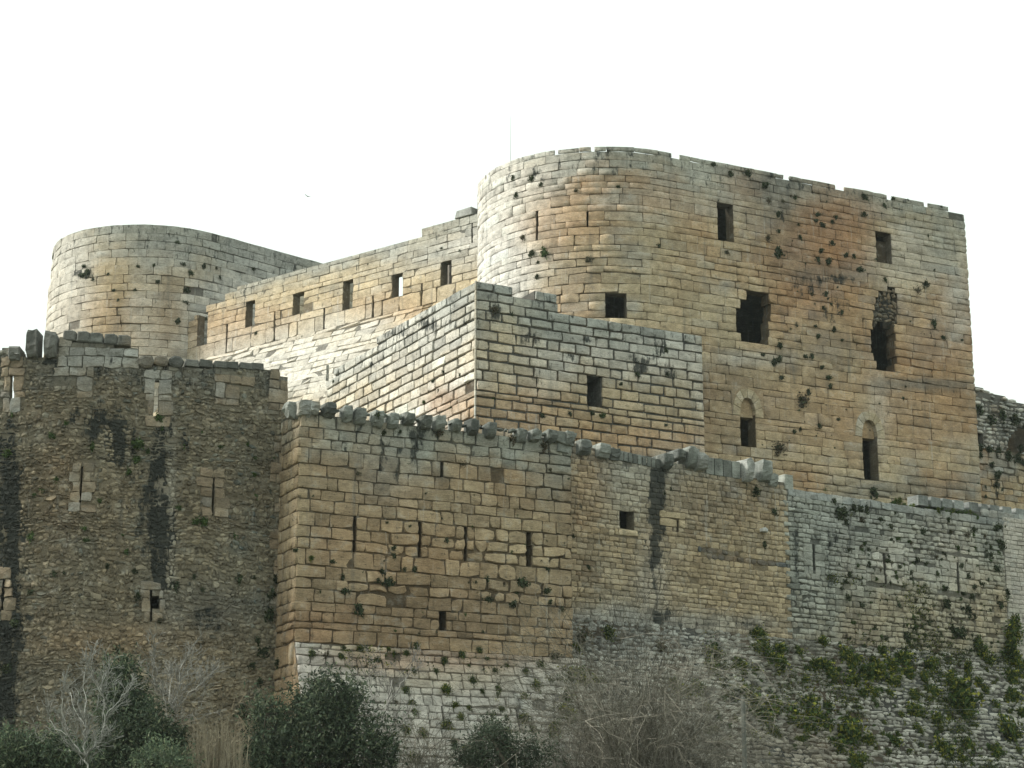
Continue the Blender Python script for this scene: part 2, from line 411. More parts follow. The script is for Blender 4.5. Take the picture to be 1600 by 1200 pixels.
w_open = [S_mt.rect(1121, 318, 1146, 377), S_mt.rect(1369, 368, 1393, 411), S_mt.rect(946, 458, 979, 503),
          S_mt.poly([(1150, 478), (1163, 472), (1168, 456), (1183, 455), (1201, 466), (1206, 486), (1200, 512), (1203, 528), (1196, 541), (1182, 538), (1160, 530), (1150, 516)]),
          S_mt.poly([(1360, 522), (1366, 508), (1380, 500), (1394, 508), (1400, 524), (1397, 545), (1402, 562), (1396, 582), (1372, 581), (1367, 562), (1361, 550)])]
w_chase = S_mt.poly([(1370, 462), (1379, 452), (1398, 452), (1402, 466), (1401, 512), (1388, 514), (1362, 520), (1365, 488)])
w_slit = [S_mt.rect(837.5, 330, 841, 381), S_mt.rect(916.5, 337, 919.5, 351)]
tone_mt = Tone(WARM, OCH, GREY, .36, z_mt, LICH, 3.4, .85, scale=.22, patch=.42, spread=.15, blobs=[(1330, 310, 190, 24, BLUE, .45), (1080, 300, 120, 40, PALE, .35), 
    (770, 400, 80, 180, (.61, .59, .55), .95), (820, 300, 70, 60, PALE, .6), (890, 420, 70, 60, BRN, .35), (880, 350, 60, 40, OCH, .6),  # first two blobs: bleached stone, with the sunlit left flank painted in too
    (1290, 370, 85, 70, RUST, .75), (1170, 290, 30, 25, RUST, .4), (1240, 480, 60, 60, RUST, .4), (1440, 520, 70, 80, RUST, .35), (1440, 640, 90, 60, OCH, .7), (1250, 640, 120, 60, OCH, .55),
    (1215, 300, 40, 60, DKG, .6), (1430, 400, 60, 50, PALE, .55), (1240, 400, 30, 40, DKG, .3), (1480, 370, 30, 60, BLUE, .5), (1495, 470, 25, 70, PALE, .5),
    (1450, 600, 90, 9, DKG, .6), (1290, 430, 60, 16, DKG, .45), (1140, 590, 60, 40, BRN, .45), (1135, 650, 40, 50, BRN, .4), (1420, 765, 120, 14, DKG, .5), (1180, 560, 60, 10, PALE, .5),
    (1370, 640, 16, 70, PALE, .4), (1295, 545, 60, 40, BRN, .4), (1050, 430, 40, 90, TAN, .5)],
    soot=[(1255, 445, 26, 22, .55), (1305, 437, 34, 8, .75), (1300, 480, 30, 22, .45), (835, 275, 16, 22, .45), (800, 280, 12, 22, .45), (1215, 335, 16, 14, .5)])
MT = Thing('round_fronted_tower', 'tallest ochre stone tower with rounded left end, breaches and two arched windows', 'tower', (*c_mt, 14.0))
# arched windows: jambs left out, voussoirs and a recessed lunette set in
arch_ex = []; arch_open = []; vous = []
for (xa, xb, ys, yb, yt) in ((1157, 1181, 649, 698, 622), (1348.5, 1372, 682, 750, 657)):
    ua, zb = S_mt.at(xa, (ys + yb) / 2)[0], S_mt.at((xa + xb) / 2, yb)[1]; ub = S_mt.at(xb, (ys + yb) / 2)[0]
    zs = S_mt.at((xa + xb) / 2, ys + 2)[1]; zc = S_mt.at((xa + xb) / 2, yt)[1]
    uc = (ua + ub) / 2; w = (ub - ua) / 2; rise = zc - zs; t = .60
    arch_open.append(rectp(ua, zb, ub, zc)); arch_ex.append(rectp(ua, zb, ub, zs)); arch_ex.append(rectp(ua - t, zs, ub + t, zc + t * 1.1))
    vous.append((uc, w, zs, rise, t))
ex_mt = [mt_top] + w_open + w_slit + arch_ex + [w_chase]
zsn = [z for q in w_open[:3] + arch_open for z in (q[0][1], q[2][1])] + [v[2] for v in vous] + [v[2] + v[3] + v[4] * 1.1 for v in vous]
zs_mt = S_mt.at(1350, 800)[1]
lv_mt = levels(20.3, z_mt + .3, (.36, .68), sorted(zsn) + [z_mt], np.random.default_rng(11)); lv_mt = [z for z in lv_mt if z < z_mt - .55] + [z_mt - .30, z_mt]
ex_mt += [rectp(S_mt.at(a, 260)[0], z_mt - .31, S_mt.at(b, 260)[0], 99) for a, b in ((1050, 1062), (1223, 1232), (1303, 1317), (1383, 1393), (924, 929), (867, 872), (1440, 1446))] + [rectp(S_mt.at(1481, 320)[0], z_mt - .62, 99, 99)]
MT.stones(lay(S_mt, 4.0, S_mt.L, 0, 0, (.4, .6), (.85, 2.0), tone_mt, gap=.014, proud=.032, bev=.011, rnd=.07, jit=.010, pv=.011, tilt=.009, erode=[(930, 440, 70, 45), (1170, 430, 50, 40), (1180, 500, 45, 60), (1380, 520, 45, 60), (1270, 740, 90, 26), (1400, 770, 90, 20)], exclude=ex_mt, lv=lv_mt, seed=11, ends=(0, .045), miss=.006))
lv_r = [z for z in lv_mt if z < z_mt + .3]
MT.stones(lay(S_mtr, 0, 12, 0, 0, (.4, .6), (.85, 2.0), tone_mt, gap=.02, proud=.045, bev=.016, pv=.014, exclude=[rectp(0, S_mt.at(1497, 333)[1], 12, 99)], lv=lv_r, seed=12, ends=(.045, 0)))
MT.stones(lay(S_mt, 4.0, S_mt.L, 0, 0, (.2, .3), (.2, .5), Tone((.11, .105, .09), (.17, .155, .125), BRN), gap=.06, proud=-.38, bev=.08, pv=.1, round2=.25, jit=.06, zj=.07, include=[w_chase], exclude=[w_open[4]], lv=levels(28, z_mt, (.2, .42)), seed=13))
V, F, C = core(S_mt, 0, S_mt.L - .05, 14, z_mt, .8, tone_mt, [mt_top] + w_open + w_slit + arch_open + [w_chase], lv=[14.0, 17.0] + lv_mt[:-2] + [z_mt - .32], d0=-.03); MT.part('wall_core', V, F, C)
V, F, C = core(S_mt, S_mt.at(1340, 480)[0], S_mt.at(1420, 480)[0], 28, z_mt - 3, .25, Tone(DKG, BRN), [w_open[4]], d0=-.55, dz=.4); MT.part('chase_core', V, F, C)
V, F, C = core(S_mtr, .1, 12, 14, S_mt.at(1497, 335)[1], 2.0, tone_mt); MT.part('return_wall_core', V, F, C)
back = [c_right + MN * 12, p_arc[0] + MN * 6]
MT.part('rear_backing_core', *core(Surf(back), 0, np.linalg.norm(back[1] - back[0]), 14, z_mt - .6, 1.5, tone_mt, dz=2))
MT.part('side_wall_core', *core(Surf([back[1], p_arc[0]]), 0, 6, 14, z_mt - .6, 1.5, tone_mt, dz=2))
inner = [c_mt + (q - c_mt) * .8 for q in p_arc[::4]] + [c_right - MD * 1 + MN * .8, c_right + MN * 11.5 - MD * 1, back[1] + MD * .6 - MN * .6]
slab(MT, 'terrace_roof', inner, z_mt - 2.2, z_mt - 1.8, tone_mt); slab(MT, 'floor', inner, 20.0, 20.2, tone_mt)
for (uc, w, zs, rise, t) in vous:
    # pointed arch: two arcs from the springing to the crown
    def curve(off, k):
        W_ = w + off; H = rise + off * 1.05; th = np.linspace(0, 1, k)
        return [(W_ * math.cos(a * math.pi / 2) ** .8 if a < 1 else 0.0, H * math.sin(a * math.pi / 2)) for a in th]
    k = 5; ci, co = curve(0, k), curve(t * .92, k)
    lu = [(uc + a, zs + b) for a, b in ci] + [(uc - a, zs + b) for a, b in ci[::-1][1:]]
    aw = MT.part('arched_window', *prism(S_mt, lu, -.9, -.25, Tone(TAN, OCH, BRN), .5))
    for sgn in (-1, 1):
        for i in range(k - 1):
            q = [(uc + sgn * ci[i][0], zs + ci[i][1]), (uc + sgn * co[i][0], zs + co[i][1]), (uc + sgn * co[i + 1][0], zs + co[i + 1][1]), (uc + sgn * ci[i + 1][0], zs + ci[i + 1][1])]
            if sgn < 0: q = q[::-1]
            q = np.array(q); cc = q.mean(0); q = cc + (q - cc) * .955
            MT.part('voussoir', *prism(S_mt, q, -.5, .06, Tone(WARM, PALE, TAN, .3), random.random()), parent=aw)
        sp = [(uc + sgn * (w + t), zs), (uc + sgn * (w + t), zs + rise + t * 1.1), (uc + sgn * .02, zs + rise + t * 1.1)] + [(uc + sgn * a, zs + b) for a, b in co[::-1]]
        if sgn < 0: sp = sp[::-1]
        MT.part('spandrel_stone', *prism(S_mt, sp, -.3, .036, tone_mt, .4), parent=aw)
MT.finish(300, hide=lambda x, y: (y > 690 + (x - 1100) * .22) | ((x < 1098) & (y > 437 + (x - 745) * .28)))

# ================================================================== LEFT ROUND TOWER
r_lt = 7.6
c_lt = np.array((pt(84, 450, 141)[0] + r_lt, 141.0))
p_lt = arc(c_lt, r_lt, 165, 316, 60)
e_lt = p_lt[-1] + dirv(44) * 16
S_lt = Surf(np.vstack([p_lt, e_lt])); z_lt = S_lt.at(255, 352)[1]
print('left tower top', z_lt, S_lt.at(490, 408))
tone_lt = Tone(PALE, TAN, GREY, .40, z_lt, LICH, 3.6, .75, scale=.2, patch=.42, spread=.14, blobs=[(105, 450, 40, 120, PALE, .85), (200, 500, 70, 50, OCH, .45), (265, 480, 15, 60, BRN, .45), (300, 390, 80, 30, GREY, .4), (225, 460, 20, 90, PALE, .4), (420, 400, 80, 30, GREY, .6)],
               soot=[(130, 428, 22, 10, .8), (265, 480, 9, 30, .3)])
LT = Thing('round_tower', 'pale round stone tower standing behind the loopholed curtain wall', 'tower', (*c_lt, 14.0))
lt_top = S_lt.above([(84, 394), (110, 376), (150, 362), (205, 354), (330, 357), (331, 364), (338, 365), (339, 360), (380, 370), (430, 386), (490, 409), (600, 450)], z_lt, .8)
zl_ledge = S_lt.at(240, 415)[1]
lv_lt = [z for z in levels(24, z_lt + .2, (.52, .68), [zl_ledge], np.random.default_rng(21)) if z < z_lt - .3] + [z_lt]
lt_top = lt_top
lt_n = [rectp(S_lt.at(331, 370)[0], z_lt - .9, S_lt.at(339, 370)[0], 99), rectp(S_lt.at(338.5, 370)[0], z_lt - .2, 99, 99)]
LT.stones(lay(S_lt, 1, S_lt.L, 0, 0, 0, (.9, 2.2), tone_lt, gap=.014, proud=.036, bev=.012, rnd=.07, jit=.010, pv=.012, tilt=.010, exclude=[lt_top, rectp(-9, 0, 99, zl_ledge)] + lt_n[:1], lv=lv_lt, seed=21, miss=.004))
LT.stones(lay(S_lt, 1, S_lt.L, 0, 0, 0, (.9, 2.2), tone_lt, gap=.014, proud=.036, bev=.012, rnd=.07, jit=.010, pv=.012, tilt=.010, exclude=[rectp(-9, zl_ledge, 99, 99)], lv=lv_lt, seed=22, shift=.16, miss=.008))
LT.part('wall_core', *core(S_lt, 0, S_lt.L, 14, z_lt, 1.8, tone_lt, [lt_top], lv=[14.0, 20.0] + lv_lt, d0=-.03))
LT.part('lower_core', *core(S_lt, 0, S_lt.L, 14, zl_ledge - .03, 1.0, tone_lt, lv=[14.0, 20.0] + [z for z in lv_lt if z < zl_ledge - .03] + [zl_ledge - .03], d0=.13))
slab(LT, 'terrace_roof', [c_lt + (q - c_lt) * .9 for q in p_lt[::4]] + [e_lt + dirv(134) * .5, e_lt + dirv(134) * 10], z_lt - 2.2, z_lt - 1.9, tone_lt)
LT.finish(300, hide=lambda x, y: (x > 285) & (y > 460 - (x - 300) * .27))

# ================================================================== INNER CURTAIN WALL with talus
q_ic = np.array(pt(748, 380, 117.5)[:2]); d_ic = np.array((-.78, .6258))
S_ic0 = Surf([q_ic + d_ic * 31, q_ic]); z_ict = S_ic0.at(450, 529)[1]
S_ic = Surf([q_ic + d_ic * 31, q_ic + np.array((.78, -.6258)) * 1.0], z_ict, .50)
z_ic = S_ic.at(560, 397)[1]; print('ictop', S_ic.at(660,361), S_ic.at(735,347), S_ic.at(725,333)); print('inner curtain', z_ic, z_ict, S_ic.at(490, 408), S_ic.at(312, 551))
ic_top = S_ic.above([(270, 560), (285, 520), (300, 500), (318, 486), (345, 470), (380, 452), (430, 430), (490, 408), (503, 406), (504, 412), (507, 411), (580, 394), (581, 401), (584, 400), (659, 379), (660, 361), (735, 347), (748, 344)], z_ic, .45)
ic_top[-6:-2, 1] = [z_ic + .06, z_ic + .62, z_ic + .62, z_ic + .62]
ic_win = [S_ic.rect(*q) for q in ((308.5, 490, 324, 545), (384, 472, 398.5, 515), (458, 458, 475, 486), (536, 442, 551.5, 483), (613, 428, 629.5, 467), (689, 411, 706, 452))]
ic_slit = [S_ic.rect(*q) for q in ((428.5, 492, 430.5, 532), (505.5, 479, 507.5, 519), (582, 464, 584.5, 500), (658.5, 441, 660.5, 473), (353.5, 510, 355.5, 549), (737, 350, 739, 374))]
tone_ic = Tone(WARM, PALE, TAN, .4, z_ic + .5, (.33, .34, .31), 3.0, .8, scale=.2, patch=.42, spread=.14, blobs=[(340, 520, 50, 40, OCH, .6), (420, 500, 50, 24, OCH, .4), (600, 480, 70, 20, OCH, .35), (660, 500, 40, 20, OCH, .4), (480, 580, 160, 50, PALE, .9), (640, 400, 90, 20, GREY, .5)])
IC = Thing('loopholed_curtain_wall', 'pale curtain wall with six square loopholes and sloping foot between two towers', 'wall', (*S_ic.map(np.array(15.), np.array(30.), np.array(0.))[:2], 14.0))
zsn = sorted([z for q in ic_win for z in (q[0][1], q[2][1])])
lv_up = [z for z in levels(z_ict, z_ic, (.48, .66), zsn, np.random.default_rng(31)) if z < z_ic - .3] + [z_ic, z_ic + .55, z_ic + 1.1, z_ic + 1.6]; lv_lo = levels(20, z_ict, (.38, .52), [], np.random.default_rng(32))
IC.stones(lay(S_ic, 0, S_ic.L, 0, 0, 0, (.8, 1.9), tone_ic, gap=.017, proud=.036, bev=.012, rnd=.07, jit=.010, pv=.012, tilt=.010, exclude=[ic_top] + ic_win + ic_slit, lv=lv_up, seed=31, miss=.003))
IC.stones(lay(S_ic, 0, S_ic.L, 0, 0, 0, (.7, 2.2), tone_ic, gap=.012, proud=.04, bev=.015, rnd=.05, jit=.01, pv=.012, lv=lv_lo, seed=32, miss=0, tilt=.03))
IC.part('wall_core', *core(S_ic, 0, S_ic.L, 14, z_ic + 1.5, .65, tone_ic, [ic_top] + ic_win + ic_slit, lv=lv_up))
IC.part('talus_core', *core(S_ic, 0, S_ic.L, 14, z_ict, 1.3, tone_ic, lv=[14.0, 17.0] + lv_lo))
ld = S_ic.at(723, 340)
blk = [(S_ic.at(712, 347)[0], z_ic + 1.2), (S_ic.at(740, 347)[0], z_ic + 1.2), (S_ic.at(740, 335)[0] - .1, z_ic + 1.72), (S_ic.at(715, 335)[0], z_ic + 1.68)]
zt_b = z_ic + .55
blk = [(a, b - blk[0][1] + zt_b + .02) for a, b in blk]
IC.part('coping_block', *prism(S_ic, blk, -.8, .15, Tone(GREY, GREY), .5, .06))
IC.finish(300, hide=lambda x, y: ((x > 535) & (y > 600 - (x - 535) * .78)) | ((x < 450) & (y > 560)) | (y > 645))

# ================================================================== BASTION with rusticated blocks
q_bs = np.array(pt(745, 500, 100)[:2])
e_l = on_line(q_bs, ND, 533, 600); e_r = on_line(q_bs, FD, 1098, 600)
S_bl = Surf([e_l, q_bs]); S_br = Surf([q_bs, e_r]); z_bs = S_br.at(747, 437)[1]
print('bastion', z_bs, S_bl.L, S_br.L, S_br.at(1098, 527), S_bl.at(600, 510))
top_l = S_bl.above([(500, 600), (533, 571), (560, 556), (590, 538), (594, 516), (632, 494), (640, 508), (644, 489), (690, 462), (694, 468), (698, 455), (720, 446), (744, 435)])
top_r = S_br.above([(744, 437), (800, 442), (801, 467), (834, 472), (835, 460), (869, 465), (872, 488), (940, 505), (948, 499), (1010, 512), (1014, 511), (1072, 521), (1098, 527), (1110, 529)])
bw = S_br.rect(917, 588, 939, 635)
tone_bs = Tone(PALE, WARM, GREY, .3, z_bs, (.29, .315, .30), 3.5, .75, scale=.25, blobs=[(690, 625, 24, 20, RUST, .5), (640, 540, 90, 60, PALE, .5), (900, 500, 120, 25, BLUE, .5), (1000, 640, 120, 50, TAN, .85), (800, 640, 80, 40, OCH, .8), (780, 560, 30, 70, WARM, .5), (950, 690, 150, 30, OCH, .8)],
               soot=[(772, 489, 13, 16, 1.0), (1030, 545, 12, 16, .85), (1000, 572, 14, 18, .9), (830, 530, 20, 12, .7), (850, 575, 16, 10, .6), (900, 555, 20, 8, .6), (1045, 580, 8, 12, .8), (670, 508, 22, 12, .8), (580, 570, 22, 8, .6), (840, 595, 8, 20, .5), (620, 520, 28, 8, .7), (960, 530, 90, 6, .4)])
BS = Thing('bastion', 'bastion of boldly jointed rusticated blocks with stepped broken top and corner seam', 'tower', (*q_bs, 14.0))
lv_bs = levels(20.5, z_bs + .05, (.50, .57), [bw[0][1], bw[2][1]], np.random.default_rng(41))
kw = dict(gap=.085, proud=.12, bev=.025, jit=.015, pv=.015, tilt=.012, wav=0, rnd=.06)
BS.stones(lay(S_bl, -3, S_bl.L, 0, 0, 0, (.75, 1.7), tone_bs, exclude=[top_l], lv=lv_bs, seed=41, ends=(0, .12), **kw))
BS.stones(lay(S_br, 0, S_br.L, 0, 0, 0, (.75, 1.5), tone_bs, exclude=[top_r, bw], lv=lv_bs, seed=42, ends=(.12, 0), **kw))
dk = Tone(GREY, BRN, DKG, .5)
BS.part('wall_core', *core(S_bl, -2, S_bl.L - .02, 14, z_bs, 1.6, dk, [top_l], lv=[14.0, 18.0] + lv_bs))
BS.part('wall_core', *core(S_br, .03, S_br.L, 14, z_bs - .004, 1.4, dk, [top_r, bw], lv=[14.0, 18.0] + [z - .004 for z in lv_bs]))
S_bb = Surf([e_r, e_r + ND * 11]); BS.part('side_wall_core', *core(S_bb, 0, 11, 14, S_br.at(1090, 530)[1], 1.4, tone_bs))
slab(BS, 'terrace_roof', [q_bs + ND * .6 + FD * .6, e_r + ND * .6 - FD * .4, e_r + ND * 10.5 - FD * .4, e_l + FD * .6], S_br.at(1090, 530)[1] - 1.2, S_br.at(1090, 530)[1] - .9, dk)
# the pale drafted edge stones down the corner
for j in range(len(lv_bs) - 1):
    if lv_bs[j] > 22 and lv_bs[j + 1] < z_bs + .2:
        V, F, C = prism(S_br, rectp(-.15, lv_bs[j] + .012, -.085, lv_bs[j + 1] - .012), .02, .14, Tone((.42, .38, .30), (.46, .42, .34)), random.random(), .008); BS.part('corner_edge', V, F, C)
BS.finish(300, yr=(-5, 706), hide=lambda x, y: y > np.where(x < 890, 640 + (x - 470) * .12, 700))

# ================================================================== OUTER WORKS
# --- square tower
q_st = np.array(pt(466, 760, 76)[:2]); SD = dirv(27); SN = np.array((-SD[1], SD[0]))
e_st = on_line(q_st, SD, 892, 760)
S_s0 = Surf([q_st, e_st]); z_tal = S_s0.at(640, 1014)[1]
S_sf = Surf([q_st, e_st], z_tal, .38); S_sl = Surf([q_st + SN * 5, q_st])
z_st = S_sf.at(680, 664)[1]; print('square tower', z_st, z_tal, S_sf.at(466, 640), S_sf.at(892, 690), S_sf.L)
st_slit = [S_sf.rect(*q) for q in ((551.2, 816, 555.8, 866), (653, 826, 657.6, 872), (724.8, 832, 729.4, 877), (687.8, 722, 692.2, 746), (686, 955, 696.5, 985))] + \
          [S_sf.poly([(823, 838), (828.5, 838), (833, 850), (829, 884), (823, 884), (820, 852)]), S_sf.rect(690, 1103, 692, 1126), S_sf.rect(808.5, 1113, 811, 1142)]
tone_st = Tone((.375, .295, .195), (.335, .235, .14), BRN, .55, z_st, LICH, 1.8, .75, scale=.28, blobs=[(700, 690, 200, 30, BLUE, .55), (870, 720, 30, 60, BLUE, .6), (600, 730, 40, 50, GREY, .4), (700, 960, 130, 40, BRN, .7), (490, 900, 40, 90, BRN, .5), (640, 860, 130, 40, OCH, .4), (830, 850, 60, 40, TAN, .6), (460, 800, 20, 160, TAN, .4), (500, 980, 60, 30, RUST, .3)],
               soot=[(597, 705, 5, 50, .7), (625, 720, 5, 50, .6), (650, 695, 6, 40, .55), (690, 672, 14, 10, .7), (800, 685, 8, 12, .7), (622, 740, 5, 25, .6), (650, 745, 6, 12, .6), (575, 690, 6, 20, .5)])
tone_tal = Tone((.47, .445, .40), (.50, .47, .42), GREY, .4, scale=.3, blobs=[(660, 1030, 160, 20, RUST, .5), (560, 1010, 60, 12, TAN, .6), (780, 1020, 120, 14, BRN, .6), (700, 1060, 90, 20, TAN, .4), (480, 1060, 30, 60, (.60, .55, .50), .6)], spread=.15)
STW = Thing('square_tower', 'square ochre outer tower with a row of corbels and pale sloping foot', 'tower', (*((q_st + e_st) / 2), 2.5))
lv_st = levels(z_tal, z_st, (.36, .56), sorted([z for q in st_slit[:5] for z in (q[0][1], q[2][1])]), np.random.default_rng(51)); lv_ta = levels(2.5, z_tal, (.27, .42), [], np.random.default_rng(52))
kw = dict(gap=.028, bev=.016, rnd=.10, jit=.012, pv=.014, tilt=.014, wav=.03)
STW.stones(lay(S_sf, 0, S_sf.L, 0, 0, 0, (.45, 1.05), tone_st, proud=.055, exclude=st_slit, lv=lv_st, seed=51, ends=(.055, .05), miss=.004, erode=[(740, 860, 120, 24), (800, 920, 60, 20), (600, 920, 60, 20)], **kw))
STW.stones(lay(S_sl, 2, 5, 0, 0, 0, (.45, 1.0), tone_st, proud=.055, lv=[2.5 + i * .44 for i in range(int((z_tal - 2.5) / .44))] + lv_st, seed=53, ends=(0, .055), **kw))
STW.stones(lay(S_sf, 0, S_sf.L + .3, 0, 0, 0, (.35, .9), tone_tal, proud=.07, exclude=st_slit[6:], lv=lv_ta, seed=54, ends=(0, 0), miss=.012, **kw))
STW.part('wall_core', *core(S_sf, .02, S_sf.L, 2, z_st, 2.0, tone_st, st_slit, lv=lv_st))
STW.part('talus_core', *core(S_sf, .02, S_sf.L + .3, 2, z_tal, 2.0, tone_tal, st_slit[6:], lv=lv_ta))
STW.part('side_wall_core', *core(S_sl, 0, 4.95, 2, z_st - .004, 1.5, tone_st))
STW.part('side_wall_core', *core(Surf([e_st, e_st + SN * 5]), 0, 5, 2, z_st - .006, 1.5, tone_st))
slab(STW, 'terrace_roof', [q_st + SD * .3 + SN * .3, e_st + SN * .3 - SD * .3, e_st + SN * 6, q_st + SN * 6], z_st - 1.0, z_st - .7, tone_st)
STW.part('rear_backing_core', *core(Surf([e_st + SN * 5.5, q_st + SN * 5.5]), -.3, S_sf.L + .3, 2, z_st - .75, .5, tone_st, dz=2))  # unseen backing, added to stop light entering the slits from behind
# cheek that closes the battered foot on its left
ck = [S_sf.map(np.array(0.), np.array(z), np.array(-.02)) for z in (z_tal, 2.5)] + [np.array((*(q_st + SN * .5), 2.5)), np.array((*(q_st + SN * .5), z_tal))]
CK = Surf([S_sf.map(np.array(0.), np.array(2.5), np.array(0.))[:2] + SN * 0, q_st + SN * .1][::1])
STW.part('talus_cheek_core', np.array(ck + [c - np.array((*SD, 0)) * -.3 for c in ck]), [(0, 1, 2, 3), (7, 6, 5, 4), (0, 4, 5, 1), (1, 5, 6, 2), (2, 6, 7, 3), (3, 7, 4, 0)], tone_st(np.array(ck + ck), *[np.full(8, .5)] * 3))
_ul = np.linalg.norm(S_sf.map(np.array(0.), np.array(2.5), np.array(0.))[:2] - q_st)
S_ck = Surf([q_st + SN * .02, q_st - SN * (_ul + .05)])
ck_ex = [np.array([(0.0, z_tal), (_ul + .6, 2.5 - .6 / .38), (_ul + 9, 2.5), (_ul + 9, 99), (0, 99)])]
STW.stones(lay(S_ck, 0, _ul, 0, 0, 0, (.45, .9), tone_st, proud=.05, exclude=ck_ex, lv=[2.5 + i * .44 for i in range(int((z_tal - 2.5) / .44))], seed=55, **kw))

def corbel(S, u, w, z, h, d, tone, rng, top=.0, name='corbel', thing=None, back=.25):
    """bracket stone with a quarter-round nose"""
    prof = [(-back, top), (d * .92, top), (d, top - h * .12), (d, top - h * .38)] + [(d * math.cos(a) ** .8 if a < 1.5 else .0, top - h * .38 - h * .62 * math.sin(a)) for a in np.linspace(.3, 1.57, 5)] + [(-back, top - h)]
    prof = np.array(prof); V = []; n = len(prof); c = prof.mean(0)
    for k, (f, sc) in enumerate(((-1, .86), (-.82, 1), (0, 1.03), (.82, 1), (1, .86))):
        p = c + (prof - c) * sc * (.93 + .14 * rng.random()) + rng.normal(0, .026, prof.shape)
        uu = np.full(n, u + f * w / 2) + rng.normal(0, .01, n)
        V += list(S.map(uu, z + p[:, 1], p[:, 0]))
    F = [tuple(range(n)), tuple(range(4 * n, 5 * n))[::-1]]
    for k in range(4):
        for i in range(n): F.append((k * n + (i + 1) % n, k * n + i, (k + 1) * n + i, (k + 1) * n + (i + 1) % n))
    V = np.array(V); h_ = np.full(len(V), rng.random())
    return thing.part(name, V, F, tone(V, h_, h_, h_))
rg = np.random.default_rng(77); tone_cb = Tone((.165, .175, .158), (.245, .258, .236), (.10, .11, .105), .4, scale=.8, spread=.3)
tone_cb2 = Tone(GREY, TAN, DKG, .4, scale=.8, spread=.2)
ncb = 17
for i, px in enumerate(np.linspace(487, 884, ncb) + rg.normal(0, 1.2, ncb)):
    u, z = S_sf.at(px, 655)
    if i == 12: continue
    corbel(S_sf, u, rg.uniform(.38, .46), z_st + rg.uniform(.19, .34), rg.uniform(.50, .66), rg.uniform(.32, .50), tone_cb if i else tone_cb2, rg, thing=STW)
corbel(S_sl, 4.65, .5, z_st + .32, .68, .5, tone_cb, rg, thing=STW); corbel(S_sf, .12, .55, z_st + .34, .62, .30, tone_cb2, rg, thing=STW)
# small stones packed between the corbels and the course they stand on
STW.stones(lay(S_sf, 0, S_sf.L, 0, 0, 0, (.18, .4), tone_cb, gap=.05, proud=.06, bev=.05, round2=.2, jit=.04, pv=.07, lv=[z_st + .01, z_st + .22], seed=56, miss=.12))
uu, zz = S_sf.at(872, 690)
STW.part('corner_block', *prism(S_sf, [(uu - .55, z_st - .05), (uu + .35, z_st - .3), (uu + .75, z_st + .12), (uu + .8, z_st + .3), (uu - .5, z_st + .30)], -.5, .28, tone_cb, .5, .06))
STW.part('corner_block', *prism(S_sf, [(uu - .1, z_st - .55), (uu + .42, z_st - .6), (uu + .62, z_st - .28), (uu - .05, z_st - .08)], -.3, .16, tone_cb, .7, .05))
STW.finish(300)

# --- rubble half-round tower on the left
c_rt = np.array((pt(60, 800, 75.5)[0], 95.5)); S_rt = Surf(arc(c_rt, 20, 240, 299, 80))
u_end = S_rt.at(449, 640)[0]; z_rt = S_rt.at(300, 572)[1]; print('rubble tower', z_rt, S_rt.at(450, 585), S_rt.at(20, 548), u_end, S_rt.L)
rt_top = S_rt.above([(-160, 556), (-20, 552), (0, 548), (14, 545), (40, 556), (72, 560), (75, 545), (90, 545), (91, 533), (204, 543), (216, 548), (218, 572), (290, 570), (370, 576), (376, 572), (412, 575), (430, 584), (452, 590)])
rt_slit = [S_rt.poly([(16, 586), (21, 586), (22, 622), (25, 633), (12, 633), (15, 622)]), S_rt.rect(125, 730, 128, 792), S_rt.rect(331.5, 747, 335, 803), S_rt.rect(2.5, 902, 6.5, 954)] + \
          [S_rt.poly([(234.5, 916), (237, 916), (238, 927), (249, 928), (249, 952), (238, 953), (237.5, 968), (234.5, 968)]), S_rt.poly([(242, 594), (262, 594), (262, 600), (248, 602), (247, 644), (257, 652), (256, 657), (238, 657), (240, 640)])]
def cross(x, y0, y1, n=5, w=22):
    out = []; ys = np.linspace(y0, y1, n + 1); r = random.Random(int(x))
    for i in range(n): out.append(S_rt.rect(x - r.uniform(.6, 1.1) * w, ys[i], x + r.uniform(.6, 1.1) * w, ys[i + 1] + .1))
    return out
ash = cross(20, 560, 645, 5, 18) + cross(127, 722, 800, 5, 22) + cross(333, 735, 812, 5, 24) + cross(4, 890, 970, 5, 20) + cross(240, 907, 978, 5, 20) + cross(248, 575, 660, 5, 22)
ash += [S_rt.rect(120, 565, 146, 622), S_rt.rect(335, 580, 398, 606), S_rt.rect(336, 606, 374, 636), S_rt.rect(84, 566, 122, 596), S_rt.rect(420, 584, 452, 645)]
ash += [S_rt.rect(91, 530, 218, 574)]
for i, y in enumerate(range(660, 1000, 24)): ash.append(S_rt.rect(452 - (12, 24, 16, 30)[i % 4], y, 462, y + 24.1))
